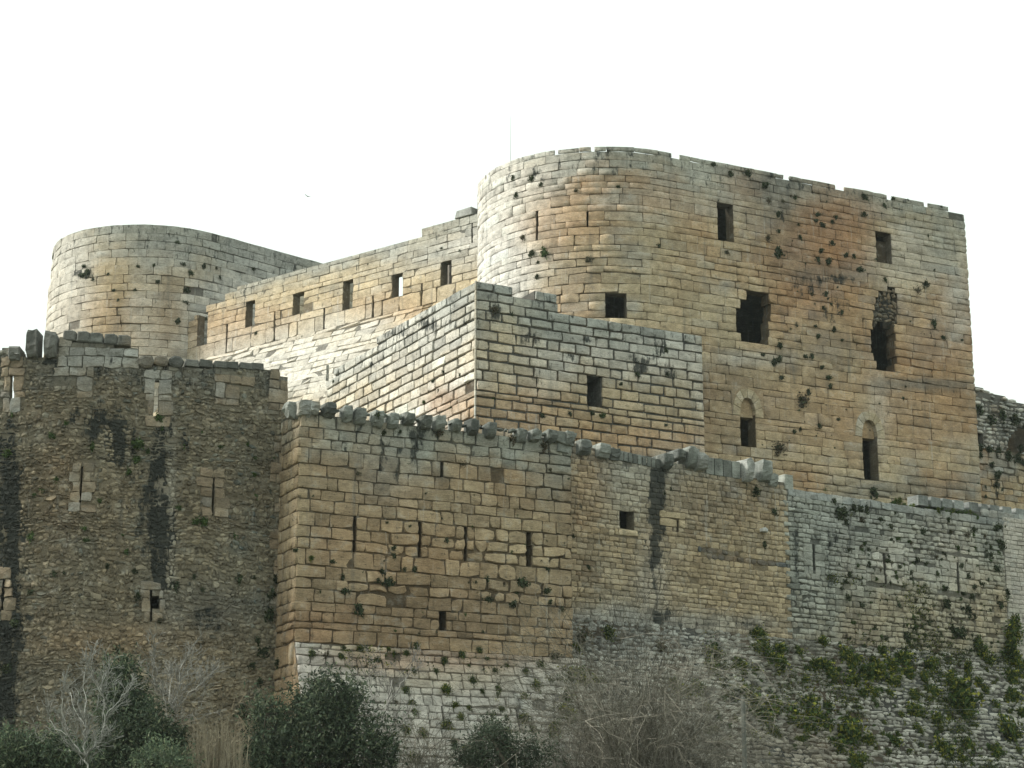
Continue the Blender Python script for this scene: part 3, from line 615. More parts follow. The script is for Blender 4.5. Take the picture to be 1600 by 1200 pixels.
tone_rt = Tone((.21, .178, .128), (.25, .223, .165), (.15, .16, .14), .5, z_rt, DKG, 1.4, .5, scale=.4, spread=.42, patch=1.1, blobs=[(60, 770, 60, 200, BRN, .25), (300, 1050, 120, 50, (.36, .29, .19), .4), (180, 1000, 110, 25, OCH, .35), (180, 840, 30, 160, (.30, .24, .16), .4), (300, 860, 40, 140, (.29, .23, .15), .3), (95, 760, 25, 60, OCH, .2), (330, 950, 50, 40, DKG, .4), (260, 1000, 16, 160, (.32, .29, .24), .4), (268, 780, 7, 160, (.36, .34, .29), .6)],
               soot=[(17, 690, 9, 50, 1.0), (14, 800, 19, 120, 1.4), (14, 950, 19, 120, 1.4), (12, 1080, 17, 90, 1.2), (251, 690, 9, 40, 1.0), (247, 790, 16, 110, 1.4), (247, 880, 13, 60, 1.0), (148, 665, 10, 34, 1.05), (185, 685, 11, 54, 1.1), (165, 655, 24, 16, .8), (205, 690, 10, 40, .6), (268, 690, 6, 60, .5), (225, 800, 10, 90, .55), (155, 580, 10, 20, .4), (290, 690, 8, 30, .75), (325, 970, 20, 30, .6), (300, 900, 12, 30, .4), (110, 652, 20, 14, .5), (25, 560, 30, 8, .7), (75, 566, 20, 8, .8), (300, 585, 60, 10, .4)])
tone_ash = Tone((.285, .235, .17), (.275, .215, .15), GREY, .45, scale=.6, spread=.2, patch=.7, blobs=[(150, 550, 80, 26, GREY, .85), (250, 600, 30, 30, GREY, .6)])
RT = Thing('rubble_tower', 'half-round outer tower of dark rubble masonry with long black damp streaks', 'tower', (*S_rt.map(np.array(S_rt.L * .6), np.array(5.), np.array(0.))[:2], 2.5), mat=M_RUBBLE)
RT.stones(lay(S_rt, 0, u_end, 2.5, z_rt + 1.8, (.11, .21), (.10, .30), tone_rt, zj=.03, gap=.018, proud=.018, bev=.02, rnd=.28, jit=.03, pv=.016, tilt=.03, wav=.24, exclude=[rt_top] + rt_slit + ash, seed=61, miss=.03, round2=.12))
RT.stones(lay(S_rt, 0, u_end, 2.5, z_rt + 1.8, (.36, .46), (.45, .85), tone_ash, gap=.018, proud=.045, bev=.018, rnd=.07, pv=.008, include=ash, exclude=[rt_top] + rt_slit, seed=62, miss=0, snap=sorted([q[0][1] for q in ash])))
z_walk = S_rt.at(200, 690)[1]
z_par = S_rt.at(200, 672)[1]
RT.part('wall_core', *core(S_rt, 0, u_end - .02, 2, z_par, 1.1, tone_rt, [rt_top] + rt_slit, dz=.25, mort=.88, d0=-.012))
RT.part('parapet_core', *core(S_rt, 0, u_end - .02, z_par + .002, z_rt + 1.6, .32, tone_rt, [rt_top] + rt_slit, dz=.2, mort=.88, d0=-.012))
RT.part('rear_backing_core', *core(S_rt, 0, u_end - .02, 2, z_walk, .9, tone_rt, d0=-2.2, dz=2))  # unseen backing, added with the slab over it so the lower slits look dark
slab(RT, 'wall_walk', list(S_rt.map(np.linspace(0, u_end, 20), np.full(20, 5.), np.full(20, -.9))[:, :2]) + list(S_rt.map(np.linspace(u_end, 0, 20), np.full(20, 5.), np.full(20, -3.2))[:, :2]), z_walk, z_walk + .25, tone_rt)
tone_dk = Tone((.12, .125, .115), (.19, .19, .175), BRN, .4, scale=.8)
for px, w, zt_, h, d in ((25, .45, 545, .5, .35), (52, .46, 519, 1.1, .36), (80, .48, 521, 1.05, .36)):
    u = S_rt.at(px, 550)[0]; z = S_rt.at(px, zt_)[1]
    corbel(S_rt, u, w, z, h, d, tone_dk, rg, name='corbel', thing=RT, back=.5)
for px in (108, 130, 150, 173, 194):
    u, zq = S_rt.at(px, 535); zq = S_rt.at(px, 532 + (px - 108) * .09)[1]
    RT.part('merlon_stone', *prism(S_rt, [(u - .27, zq), (u + .26, zq - .02), (u + .25, zq + .36), (u + .1, zq + .43), (u - .24, zq + .41)], -.6, .05 + random.random() * .06, tone_dk, random.random(), .06))
for px, py, s in ((229, 566, .34), (252, 565, .30), (274, 566, .32)):
    u, zq = S_rt.at(px, py); q = [(u + s * math.cos(a) * (.85 + .3 * random.random()), zq + s * .8 * math.sin(a) * (.85 + .3 * random.random())) for a in np.linspace(0, 2 * math.pi, 8)[:-1]]
    RT.part('capping_stone', *prism(S_rt, q, -.5, .2, tone_dk, random.random(), .1))
for i, px in enumerate((300, 322, 345, 362, 385, 402)):
    u, zq = S_rt.at(px, 568 + i); q = [(u - .28, zq - .12), (u + .27, zq - .14), (u + .25, zq + .12 + .06 * random.random()), (u - .25, zq + .12 + .08 * random.random())]
    RT.part('capping_stone', *prism(S_rt, q, -.7, .07, tone_dk, random.random(), .04))
RT.finish(300)

# --- outer curtain on the right, in three builds, on a sloping glacis
q_oc = np.array(pt(880, 800, 83.2)[:2]); d_oc = dirv(34)
S_o0 = Surf([q_oc, q_oc + d_oc * 32]); z_gl = S_o0.at(1120, 985)[1]
S_oc = Surf([q_oc, q_oc + d_oc * 32]); S_gl = Surf([q_oc - d_oc * 1.0, q_oc + d_oc * 32], z_gl, .62)
u1 = S_oc.at(1233, 860)[0]; u2 = S_oc.at(1571, 920)[0]
print('outer curtain', z_gl, S_oc.at(895, 692), S_oc.at(1222, 757), S_oc.at(1600, 808), u1, u2)
oc_top = S_oc.above([(860, 690), (897, 693), (1027, 722), (1060, 727), (1200, 752), (1222, 757), (1330, 777), (1420, 790), (1600, 808), (1700, 824)])
oc_open = [S_oc.rect(968, 799, 990.5, 829)]
oc_slit = [S_oc.rect(1056.6, 812, 1060, 830), S_oc.rect(1269.4, 850, 1273, 893), S_oc.rect(1380.4, 864, 1384, 909), S_oc.rect(1494.9, 881, 1498.4, 927)]
z_oc = S_oc.at(1100, 735)[1]
tone_oa = Tone((.355, .28, .18), (.38, .32, .23), BRN, .5, z_oc, GREY, 1.2, .6, scale=.4, spread=.26, patch=.9, blobs=[(920, 760, 30, 70, OCH, .4), (1160, 910, 100, 60, TAN, .5), (1000, 760, 50, 50, (.42, .40, .34), .6), (1120, 780, 90, 40, BRN, .35), (1020, 900, 25, 50, PALE, .4), (960, 970, 90, 25, GREY, .75), (1130, 975, 120, 14, GREY, .5), (1225, 900, 14, 120, WARM, .4)],
               soot=[(1027, 785, 14, 60, 1.15), (1025, 860, 11, 40, 1.0), (1031, 730, 16, 30, .8), (1030, 965, 22, 12, .8), (1024, 915, 6, 40, .6), (905, 790, 12, 6, .7), (1130, 975, 100, 5, .5)])
tone_ob = Tone((.285, .30, .265), (.41, .395, .335), (.33, .28, .20), .35, z_oc - .5, GREY, 1.4, .6, scale=.35, spread=.26, blobs=[(1280, 830, 50, 120, (.33, .345, .315), .75), (1430, 880, 110, 40, PALE, .5), (1430, 980, 110, 60, (.44, .38, .27), .65), (1340, 1000, 30, 60, BRN, .45), (1540, 950, 30, 60, TAN, .45), (1340, 820, 60, 30, GREY, .5)],
               soot=[(1298, 900, 9, 90, .55), (1243, 860, 7, 80, .5), (1310, 850, 20, 30, .45), (1330, 795, 30, 10, .5)])
basalt = [S_oc.poly([(1090, 856), (1130, 854), (1160, 868), (1236, 876), (1236, 886), (1190, 888), (1130, 874), (1092, 866)])]
bigz = [S_oc.rect(1030, 802, 1070, 822), S_oc.rect(1352, 850, 1412, 915), S_oc.rect(1462, 868, 1530, 930), S_oc.rect(1420, 880, 1462, 905), S_oc.rect(960, 829, 996, 841), S_oc.rect(1255, 850, 1288, 895)]
topz = [S_oc.poly([(1225, 750), (1330, 768), (1600, 798), (1600, 822), (1420, 806), (1330, 792), (1225, 777)])]
pale = [S_oc.rect(1571, 807, 1720, 1150)]
kw = dict(gap=.018, bev=.018, rnd=.10, jit=.012, pv=.012, tilt=.014, wav=.05)
OA = Thing('outer_curtain_wall', 'ochre outer curtain wall of small stones with one square window and broken corbels', 'wall', (*S_oc.map(np.array(u1 / 2), np.array(5.), np.array(0.))[:2], 2.5))
OA.stones(lay(S_oc, 0, u1, z_gl - .3, z_oc + 2, (.19, .29), (.22, .55), tone_oa, proud=.035, exclude=[oc_top] + oc_open + oc_slit + basalt + bigz, seed=71, miss=.006, snap=sorted([q[i][1] for q in oc_open for i in (0, 2)]), **kw))
OA.stones(lay(S_oc, 0, u1, z_gl, z_oc, (.22, .32), (.25, .5), Tone(SLATE, BRN, DKG, .3), proud=.06, include=basalt, seed=72, miss=.1, **dict(kw, round2=.25)))
OA.stones(lay(S_oc, 0, u1, z_gl, z_oc, (.3, .4), (.4, .8), Tone(WARM, TAN, PALE), proud=.07, include=bigz, exclude=oc_open + oc_slit, seed=73, **kw))
OA.part('wall_core', *core(S_oc, 0, u1 - .01, 2, z_oc + 2, .55, tone_oa, [oc_top] + oc_open + oc_slit, dz=.25, mort=.5))
for px, py, w, h, d in ((908, 690, .62, .62, .42), (938, 696, .6, .62, .42), (957, 702, .5, .5, .3), (1037, 712, .55, .62, .45), (1077, 700, .62, 1.0, .40), (1090, 712, .6, .7, .5), (1163, 721, .50, 1.0, .5), (1190, 722, .60, .95, .45), (1205, 742, .5, .55, .25), (1060, 704, .5, .42, .3)):
    u, z = S_oc.at(px, py); corbel(S_oc, u, w, z, h, d, tone_cb if px not in (1163, 1090) else Tone((.30, .31, .29), GREY), rg, thing=OA, back=.6)
for i in range(4):
    u, z = S_oc.at(1108 + i * 13.5, 726 + i * 2.2); OA.part('parapet_block', *prism(S_oc, [(u - .235, z - .45), (u + .235, z - .46), (u + .235, z + .30 + .06 * random.random()), (u - .235, z + .32)], -.7, .07 + .02 * random.random(), tone_cb, random.random(), .018))
for i in range(9):
    u, z = S_oc.at(969 + i * 7.2, 706 + i * 1.6); OA.part('parapet_block', *prism(S_oc, [(u - .105, z - .4), (u + .1, z - .4), (u + .1, z + .03), (u - .105, z + .04)], -.5, .09, tone_cb, random.random(), .02))
u, z = S_oc.at(1231, 752); OA.part('parapet_block', *prism(S_oc, [(u - .26, z - .4), (u + .26, z - .42), (u + .25, z + .3), (u - .25, z + .3)], -.7, .1, Tone(BLUE, BLUE), .6, .03))
u, z = S_oc.at(1190, 829); OA.part('broken_spout', *prism(S_oc, [(u - .16, z - .08), (u + .15, z - .1), (u + .16, z + .04), (u + .02, z + .12), (u - .15, z + .06)], -.2, .3, Tone((.6, .57, .52), (.6, .57, .52)), .9, .05))
OA.part('rear_backing_core', *core(S_oc, -.5, u1 - .01, 2, z_oc - .8, .6, tone_oa, d0=-2.6, dz=2))  # unseen backing, added with its slab to keep window and slit dark
slab(OA, 'wall_walk', list(S_oc.map(np.array([-.5, u1 - .01]), np.full(2, 5.), np.full(2, -.4))[:, :2]) + list(S_oc.map(np.array([u1 - .01, -.5]), np.full(2, 5.), np.full(2, -3.2))[:, :2]), z_oc - .8, z_oc - .55, tone_oa)
OA.finish(300)
OB = Thing('outer_curtain_wall', 'grey outer curtain wall with three tall thin slits and many plants', 'wall', (*S_oc.map(np.array((u1 + u2) / 2), np.array(5.), np.array(0.))[:2], 2.5))
OB.stones(lay(S_oc, u1, u2, z_gl - .6, z_oc + 2, (.19, .30), (.22, .6), tone_ob, proud=.06, ends=(.3, 0), exclude=[oc_top] + oc_slit + bigz + topz, seed=74, miss=.02, **dict(kw, pv=.022, gap=.026)))
OB.stones(lay(S_oc, u1, u2, z_gl, z_oc + 1, (.30, .42), (.35, .85), tone_ob, proud=.05, include=bigz, exclude=oc_slit, seed=75, miss=0, **kw))
OB.stones(lay(S_oc, u1, u2 + 6, z_gl, z_oc + 2, (.38, .46), (.5, .9), Tone((.25, .27, .265), GREY, PALE, .4), proud=.07, include=topz, exclude=[oc_top], seed=76, miss=.01, **kw))
OB.part('wall_core', *core(S_oc, u1 + .01, u2 - .01, 2, z_oc + 2, .55, tone_ob, [oc_top] + oc_slit, dz=.25))
for i, px in enumerate((1444, 1464, 1482, 1500, 1523, 1540, 1556, 1575, 1596)):
    u, z = S_oc.at(px, 782 + (px - 1444) * .135); w = .36 if i not in (5,) else .24
    OB.part('parapet_block', *prism(S_oc, [(u - w, z - .25), (u + w * .95, z - .25), (u + w * .9, z + .24 + .05 * random.random()), (u - w * .95, z + .26)], -.8, -.04, Tone((.22, .235, .225), (.27, .285, .275), DKG), random.random(), .025))
OB.part('rear_backing_core', *core(S_oc, u1 + .01, u2 + 4, 2, z_oc - 1.2, .6, tone_ob, d0=-2.6, dz=2))  # unseen backing, added with its slab to shut light out behind the slits
slab(OB, 'wall_walk', list(S_oc.map(np.array([u1 + .01, u2 + 4]), np.full(2, 5.), np.full(2, -.4))[:, :2]) + list(S_oc.map(np.array([u2 + 4, u1 + .01]), np.full(2, 5.), np.full(2, -3.2))[:, :2]), z_oc - 1.2, z_oc - .95, tone_ob)
OB.finish(300)
OP = Thing('restored_wall', 'smooth pale restored strip of masonry beside the grey plant-covered wall', 'wall', (*S_oc.map(np.array(u2 + 2), np.array(5.), np.array(0.))[:2], 2.5))
tone_op = Tone((.52, .48, .43), (.48, .45, .39), GREY, .4, scale=.5, spread=.08)
OP.stones(lay(S_oc, u2, u2 + 5.5, z_gl - 1.4, S_oc.at(1590, 809)[1], (.22, .24), (.4, .6), tone_op, gap=.014, proud=.10, bev=.01, rnd=.02, jit=.003, pv=.004, tilt=.003, wav=0, miss=0, seed=78, exclude=[np.vstack([pale[0][:0], rectp(-9, S_oc.at(1590, 808)[1], 99, 99)])]))
OP.part('wall_core', *core(S_oc, u2 + .01, u2 + 5.5, 2, S_oc.at(1590, 808)[1], 1.6, tone_op, [], dz=.5))
OP.finish(300)
GL = Thing('glacis', 'pale eroded stone glacis sloping down below the grey outer curtain wall', 'wall', (*S_gl.map(np.array(12.), np.array(3.), np.array(0.))[:2], 2.5), mat=M_RUBBLE)
tone_gl = Tone((.44, .425, .375), (.37, .36, .315), (.22, .215, .18), .4, scale=.35, spread=.32, blobs=[(1000, 1000, 120, 30, GREY, .6), (950, 990, 60, 40, DKG, .5), (1330, 1050, 120, 30, (.2, .19, .15), .5), (1240, 1180, 90, 40, BRN, .4)])
GL.stones(lay(S_gl, 0, 32, 2.5, z_gl, (.14, .22), (.22, .62), tone_gl, gap=.035, proud=.06, bev=.035, rnd=.22, jit=.025, pv=.04, tilt=.05, wav=.12, seed=79, miss=.05, round2=.1))
GL.part('glacis_core', *core(S_gl, 0, 32, 2, z_gl, .5, Tone(DKG, BRN), dz=.3))
GL.finish(300)

# ================================================================== RUINED WALL behind on the right
q_rw = np.array(pt(1500, 700, 134)[:2]); d_rw = dirv(33); S_rw = Surf([q_rw, q_rw + d_rw * 14])
zr_m = S_rw.at(1560, 706)[1]
rw_top = S_rw.above([(1480, 590), (1515, 601), (1540, 611), (1570, 622), (1600, 634), (1680, 662)])
rw_open = [S_rw.poly([(1572, 706), (1576, 686), (1586, 672), (1602, 662), (1650, 664), (1680, 700), (1680, 720)]), S_rw.rect(1526, 677, 1536, 694)]
RW = Thing('ruined_wall', 'ruined rubble wall with broken vault arch and ivy behind the tallest tower', 'wall', (*S_rw.map(np.array(5.), np.array(20.), np.array(0.))[:2], 14.0), mat=M_RUBBLE)
tone_rw = Tone(PALE, GREY, BRN, .5, scale=.6, spread=.35); tone_rl = Tone(OCH, TAN, GREY, .6, scale=.4, blobs=[(1570, 725, 30, 20, GREY, .7)], soot=[(1557, 760, 4, 30, .8)])
RW.stones(lay(S_rw, 0, 14, zr_m, zr_m + 6, (.22, .36), (.25, .7), tone_rw, gap=.06, proud=.12, bev=.08, pv=.07, rnd=.3, round2=.15, wav=.2, exclude=[rw_top] + rw_open, seed=81, miss=.05))
RW.stones(lay(S_rw, 0, 14, 20, zr_m, (.42, .6), (.6, 1.3), tone_rl, proud=.1, shift=.5, seed=82))
RW.part('wall_core', *core(S_rw, 0, 14, zr_m, zr_m + 6, 1.2, tone_rw, [rw_top] + rw_open, dz=.3))
RW.part('lower_wall_core', *core(S_rw, 0, 14, 14, zr_m - .02, 2.5, tone_rl, d0=.5, dz=1.5))
RW.part('rear_backing_core', *core(S_rw, -2, 18, zr_m, zr_m + 3.4, .5, Tone(BRN, OCH, DKG), d0=-3.0, dz=1.5))
RW.finish(300, hide=lambda x, y: (x < 1522) | (y > 800))

# ================================================================== GROUND
def ground_z(X, Y):
    # nearest outer-wall line at this X: rubble tower, square tower, right curtain
    yl = np.where(X < -9, 95.5 - np.sqrt(np.maximum(400 - (X - c_rt[0]) ** 2, 0.)) , np.where(X < e_st[0], q_st[1] + (X - q_st[0]) * math.tan(math.radians(27)), q_oc[1] + (X - q_oc[0]) * math.tan(math.radians(34))))
    yl = np.where(X < -36, 90, yl)
    d = Y - yl
    z = -1.7 + 4.7 * sstep(Y, 14., 62.)
    z = z + .25 * (fbm(X * .15 + 50, Y * .15 + 50) - .5) * sstep(Y, 5., 20.)
    return z + 12.5 * sstep(d, 2.6, 8.0)
gx = np.concatenate([np.linspace(-2500, -80, 14), np.linspace(-76, 76, 110), np.linspace(80, 2500, 14)])
gy = np.concatenate([np.linspace(-1500, -10, 10), np.linspace(-6, 170, 130), np.linspace(176, 3000, 14)])
GX, GY = np.meshgrid(gx, gy); GZ = ground_z(GX.ravel(), GY.ravel()); GZ = np.where(np.hypot(GX.ravel(), GY.ravel()) > 400, np.minimum(GZ, -1.7) - 12, GZ)
nx_ = len(gx); F = [(j * nx_ + i, j * nx_ + i + 1, (j + 1) * nx_ + i + 1, (j + 1) * nx_ + i) for j in range(len(gy) - 1) for i in range(nx_ - 1)]
M_GND = plain_mat('dry_grass_ground', (.085, .085, .045), .95, .5, .8)
g = bpy.data.objects.new('ground', mesh('ground', np.stack([GX.ravel(), GY.ravel(), GZ], -1), F, None, M_GND, True)); COL.objects.link(g); g['kind'] = 'structure'
def gz(x, y): return float(ground_z(np.array([float(x)]), np.array([float(y)]))[0])

# ================================================================== PLANTS
def leaves(cent, size, rng, cols, up=.3, asp=2.0):
    """leaf-sized quads at the given points"""
    n = len(cent); a = rng.normal(0, 1, (n, 3)); a[:, 2] += up; a /= np.linalg.norm(a, axis=1)[:, None]
    b = np.cross(a, rng.normal(0, 1, (n, 3))); b /= np.linalg.norm(b, axis=1)[:, None]
    s = (size * rng.uniform(.6, 1.4, n))[:, None]
    V = np.stack([cent - a * s, cent + b * s / asp, cent + a * s, cent - b * s / asp], 1).reshape(-1, 3)
    F = np.arange(n * 4).reshape(-1, 4)
    ci = cols[rng.integers(0, len(cols), n)] * rng.uniform(.65, 1.35, (n, 1))
    C = np.concatenate([np.repeat(ci, 4, 0), np.ones((n * 4, 1))], 1)
    return V, F, C
def quad_mesh(name, V, F, C, mat):
    me = bpy.data.meshes.new(name); nv, nf = len(V), len(F); me.vertices.add(nv); me.vertices.foreach_set('co', V.astype(np.float32).ravel())
    me.loops.add(nf * 4); me.polygons.add(nf); me.loops.foreach_set('vertex_index', F.astype(np.int32).ravel()); me.polygons.foreach_set('loop_start', (np.arange(nf) * 4).astype(np.int32))
    at = me.attributes.new('Col', 'FLOAT_COLOR', 'POINT'); at.data.foreach_set('color', C.astype(np.float32).ravel())
    me.materials.append(mat); me.update(calc_edges=True); return me
G_DARK = np.array([(.034, .050, .026), (.042, .060, .030), (.055, .072, .034), (.07, .075, .042)])
G_MID = np.array([(.06, .095, .03), (.08, .12, .035), (.045, .075, .026)])
G_YEL = np.array([(.075, .115, .03), (.055, .088, .026), (.25, .25, .04), (.13, .15, .028), (.05, .08, .024), (.038, .062, .022)])
G_DEAD = np.array([(.13, .105, .07), (.09, .075, .05), (.07, .08, .04)])
G_TREE = np.array([(.046, .066, .042), (.056, .080, .048), (.072, .096, .056), (.036, .052, .034), (.095, .11, .065)])
def tuft_mesh(name, n, seed, cols, size, hang=.3, flat=.7):
    """unit plant: leaves in small clumps about a root at the origin; -Y points out of the wall"""
    rng = np.random.default_rng(seed); k = max(3, n // 22)
    c = rng.normal(0, 1, (k, 3)); c /= np.linalg.norm(c, axis=1)[:, None]; c *= rng.uniform(.25, .85, (k, 1)); c[:, 1] = -np.abs(c[:, 1]) * flat - .1; c[:, 2] -= hang * rng.random(k)
    p = c[rng.integers(0, k, n)] * rng.uniform(.0, 1, (n, 1)) + rng.normal(0, .16, (n, 3)); p[:, 1] = np.minimum(p[:, 1], .02)
    return quad_mesh(name, *leaves(p, size, rng, cols), M_LEAF)
TUFT = {'g': [tuft_mesh('tuft', 240, 100 + i, G_MID, .20) for i in range(4)], 'd': [tuft_mesh('tuft', 260, 110 + i, G_DARK, .20) for i in range(4)],
        'y': [tuft_mesh('shrub', 900, 120 + i, G_YEL, .105, .1) for i in range(4)], 'D': [tuft_mesh('shrub', 950, 130 + i, np.vstack([G_DARK, G_MID, G_YEL[2:4]]),   .10, .35) for i in range(4)],
        'k': [tuft_mesh('dry_tuft', 300, 140 + i, G_DEAD, .13, .1) for i in range(3)]}
bpy.context.view_layer.update(); DG = bpy.context.evaluated_depsgraph_get()
WHERE = {}
NPL = [0]; PLR = {}
def place(px, py, r, kind, label, group, name='wall_plant', cat='plant', sz=1.0):
    a, b, c = ray(px, py); d = Vector((a, b, c)).normalized()
    ok, loc, nor, fi, ob, mt_ = SC.ray_cast(DG, Vector((0, 0, 0)), d)
    if not ok: return
    if nor.dot(d) > 0: nor = -nor
    h = Vector((nor.x, nor.y, 0))
    if h.length < .15: h = Vector((-d.x, -d.y, 0))
    h.normalize(); dist = loc.length; R = r / FPX * dist * (1.45 if kind in 'gdk' else 1.55)
    if kind == 'k': name = 'dry_tuft' if name == 'wall_plant' else 'dry_bush'
    o = bpy.data.objects.new(name, random.choice(TUFT[kind])); COL.objects.link(o); PLR[o.name] = (R, r)
    o.location = loc - h * .03; o.rotation_euler = (random.uniform(-.2, .2), random.uniform(-.5, .5), math.atan2(h.x, -h.y) + random.uniform(-.3, .3))
    o.scale = (R * random.uniform(.85, 1.15), R * random.uniform(.7, .95), R * sz * random.uniform(.85, 1.15))
    word = {'g': 'green', 'd': 'dark green', 'y': 'yellow-flecked green', 'D': 'mixed green', 'k': 'dry brown'}[kind]
    size = 'small' if r < 4.5 else 'medium' if r < 9 else 'large' if r < 16 else 'very large'
    tag(o, size + ' ' + word + ' ' + label, cat, group); NPL[0] += 1
def many(pts, ox, oy, sc, r, kind, label, group, **k):
    for p in pts:
        rr = r * (p[2] if len(p) > 2 else 1) * random.uniform(.8, 1.2)
        place(ox + p[0] / sc, oy + p[1] / sc, rr, p[3] if len(p) > 3 else kind, label, group, **k)
L_ = 'tuft rooted in the joints of '
many([(48, 180), (130, 230), (215, 225, 1.4), (305, 285, 1.6), (325, 365, 1.4, 'k'), (395, 365, 1, 'k'), (455, 345), (370, 430), (565, 430), (560, 465), (660, 445), (640, 468), (590, 480), (375, 515), (320, 550, 1.2, 'k'), (370, 620, 2.0), (640, 575, 1.3), (585, 612, 1.1), (710, 635), (750, 640), (620, 665, 1.3), (775, 705, 1.2), (570, 655), (480, 545), (800, 430), (945, 355), (900, 385, .8), (905, 755), (1110, 780, 1.3), (1150, 975, 1.1), (1195, 1045, 1.2), (1290, 1060, .8), (690, 920, 1.1), (595, 900), (455, 985), (555, 990), (650, 1005), (570, 1040), (690, 1060, .8), (380, 1085, 1.5), (295, 1135, 1.3), (375, 1155, 1.3), (540, 1140), (505, 1140), (1065, 815, 1.7, 'k'), (800, 340, 1.3), (540, 830, 1.3, 'k'), (610, 830, 1.2, 'd')],
     1100, 200, 3.2, 4.6, 'd', L_ + 'the tallest tower', 'plants on the tallest tower')
for i in range(70):
    place(random.uniform(1190, 1480), random.uniform(300, 700), random.uniform(1.2, 3.0), random.choice('ddk'), L_ + 'the tallest tower', 'plants on the tallest tower')
for i in range(40):
    place(random.uniform(480, 890), random.uniform(700, 990), random.uniform(1.4, 3.4), random.choice('dgk'), L_ + 'the square ochre tower', 'plants on the square tower')
many([(590, 235), (620, 285), (350, 210, 1.2), (385, 285, 1.3), (520, 360), (575, 530, 1.2), (670, 495), (450, 555, 1.2), (480, 545), (490, 405, 3.0, 'k'), (375, 645, 3.0, 'k'), (630, 330), (845, 860, 2.4, 'd'), (600, 850, 1.2, 'y')], 1100, 500, 3.2, 4.6, 'd', L_ + 'the tallest tower', 'plants on the tallest tower')
many([(1325, 245), (1415, 295), (1500, 290), (480, 685, 2.0, 'g'), (420, 690, 1.5), (450, 735), (445, 805, 1.1), (375, 610, 1.8, 'k'), (700, 720, 2.2, 'k'), (640, 375, 1, 'k'), (850, 355), (1055, 650), (325, 310), (420, 315, 1.5), (465, 345), (340, 400), (1395, 685, 1.2, 'k')], 700, 180, 3.2, 4.2, 'd', L_ + 'the tallest tower', 'plants on the tallest tower')
many([(420, 370), (440, 400, 1.8), (410, 415, 1.6), (690, 370), (770, 365), (885, 250), (950, 305, 1.2), (920, 360), (1020, 370, 1.5), (955, 402, 1.2), (1080, 380), (1100, 425), (1268, 382), (935, 490, 1.3), (925, 550, 1.4), (890, 645, 1.5), (540, 410), (465, 435), (570, 490, .8), (675, 488, .8), (590, 540, .8), (790, 448), (1280, 705, .8), (1025, 632)], 0, 300, 3.2, 3.6, 'd', L_ + 'the pale round tower', 'plants on the pale round tower')
many([(930, 280), (1018, 292, .7), (388, 946), (230, 722, .7), (0, 705), (560, 360, .6)], 400, 300, 3.2, 3.0, 'd', L_ + 'the loopholed curtain wall', 'plants on the loopholed wall')
many([(940, 900), (1020, 912), (885, 945), (912, 990), (840, 1050, 1.3, 'g'), (975, 1080, 1.2, 'g'), (1185, 1030), (1280, 610), (1430, 1120), (1570, 1110, 1.3), (1190, 590, 2.6, 'k')], 400, 300, 3.2, 3.4, 'd', L_ + 'the rusticated bastion', 'plants on the bastion')
many([(770, 800, 2.0, 'g'), (720, 785, 1.2), (755, 835, 1.2), (610, 785), (225, 710, 1.2, 'g'), (1090, 845), (865, 640), (470, 795), (1140, 515, .8), (1030, 450, 1.3), (1090, 470, 1.2), (1095, 590, 1), (945, 590, 1.2)], 700, 400, 3.2, 3.6, 'd', L_ + 'the rusticated bastion', 'plants on the bastion')
many([(260, 580, 1.6), (690, 620, 2.2), (740, 650, 1.5), (645, 755, 1.7), (680, 700, 1.4), (460, 630, 1.2), (330, 515), (810, 540), (920, 625, 1.2), (1010, 560), (1105, 635, 1.1), (1240, 620), (1270, 770, 1.3), (1280, 875, 1.1), (890, 940, 1.3), (1010, 1000, 2.2), (975, 1010, 1.4), (505, 905, 1.2), (285, 790, 1.1), (170, 875), (155, 1080, 1.2), (420, 1040), (35, 670, 1.7), (610, 1075), (630, 1160, 1.3), (1175, 1080), (60, 470, 1.3), (790, 485, 1.8), (210, 850, .8), (1275, 690), (1370, 690), (430, 1100), (800, 490, 1.4)], 0, 500, 3.2, 4.6, 'g', L_ + 'the dark rubble tower', 'plants on the rubble tower')
many([(155, 320, 1.5), (270, 225), (320, 225), (535, 190, 1.2), (670, 215, 1.6), (690, 340), (880, 285, 1.4), (970, 240, 1.1), (1200, 250, 1.2), (1380, 255, 2.2), (1360, 330, 2.4), (1350, 430, 2.3), (590, 610, 2.0), (30, 700, 2.2), (1320, 620, 1.8), (1260, 690, 2.0), (1390, 670, 1.5), (1010, 580, 1.5, 'k'), (75, 470, 1.5), (1300, 770, 1.6), (1290, 560, 1.4), (1010, 310), (1270, 245), (800, 460, 1.6, 'k'), (1210, 910, 2)], 0, 825, 3.2, 4.8, 'd', L_ + 'the dark rubble tower', 'plants on the rubble tower')
many([(640, 240), (720, 240), (915, 240, 1.8, 'k'), (1035, 400, 1.4, 'k'), (510, 445, 1.2, 'k'), (690, 820), (690, 858), (275, 870, 1.2, 'y'), (380, 885), (795, 925, 1.2), (740, 925), (630, 945, 1.3), (610, 980, 1.2), (665, 985, 1.8), (435, 970, 1.5), (440, 1030, 1.2), (515, 1120, 2.0), (1155, 975, 1.5), (1325, 990, 1.7), (1450, 1030, 1.5), (1240, 1000, 1.3, 'k'), (1300, 1040, 1.1), (1160, 1075, 1.7), (1285, 1100, 1.9), (1470, 1090, 1.1), (1530, 1125, 1.2), (1450, 920, 1.3), (610, 150, 1.2), (200, 830), (1470, 430, 1.2, 'k'), (1285, 275, 1.6, 'k'), (1440, 310, 2, 'k'), (930, 670, 1, 'k'), (955, 780, .9), (770, 710, .8), (850, 545, .7)], 400, 600, 3.2, 4.4, 'd', L_ + 'the square ochre tower', 'plants on the square tower')
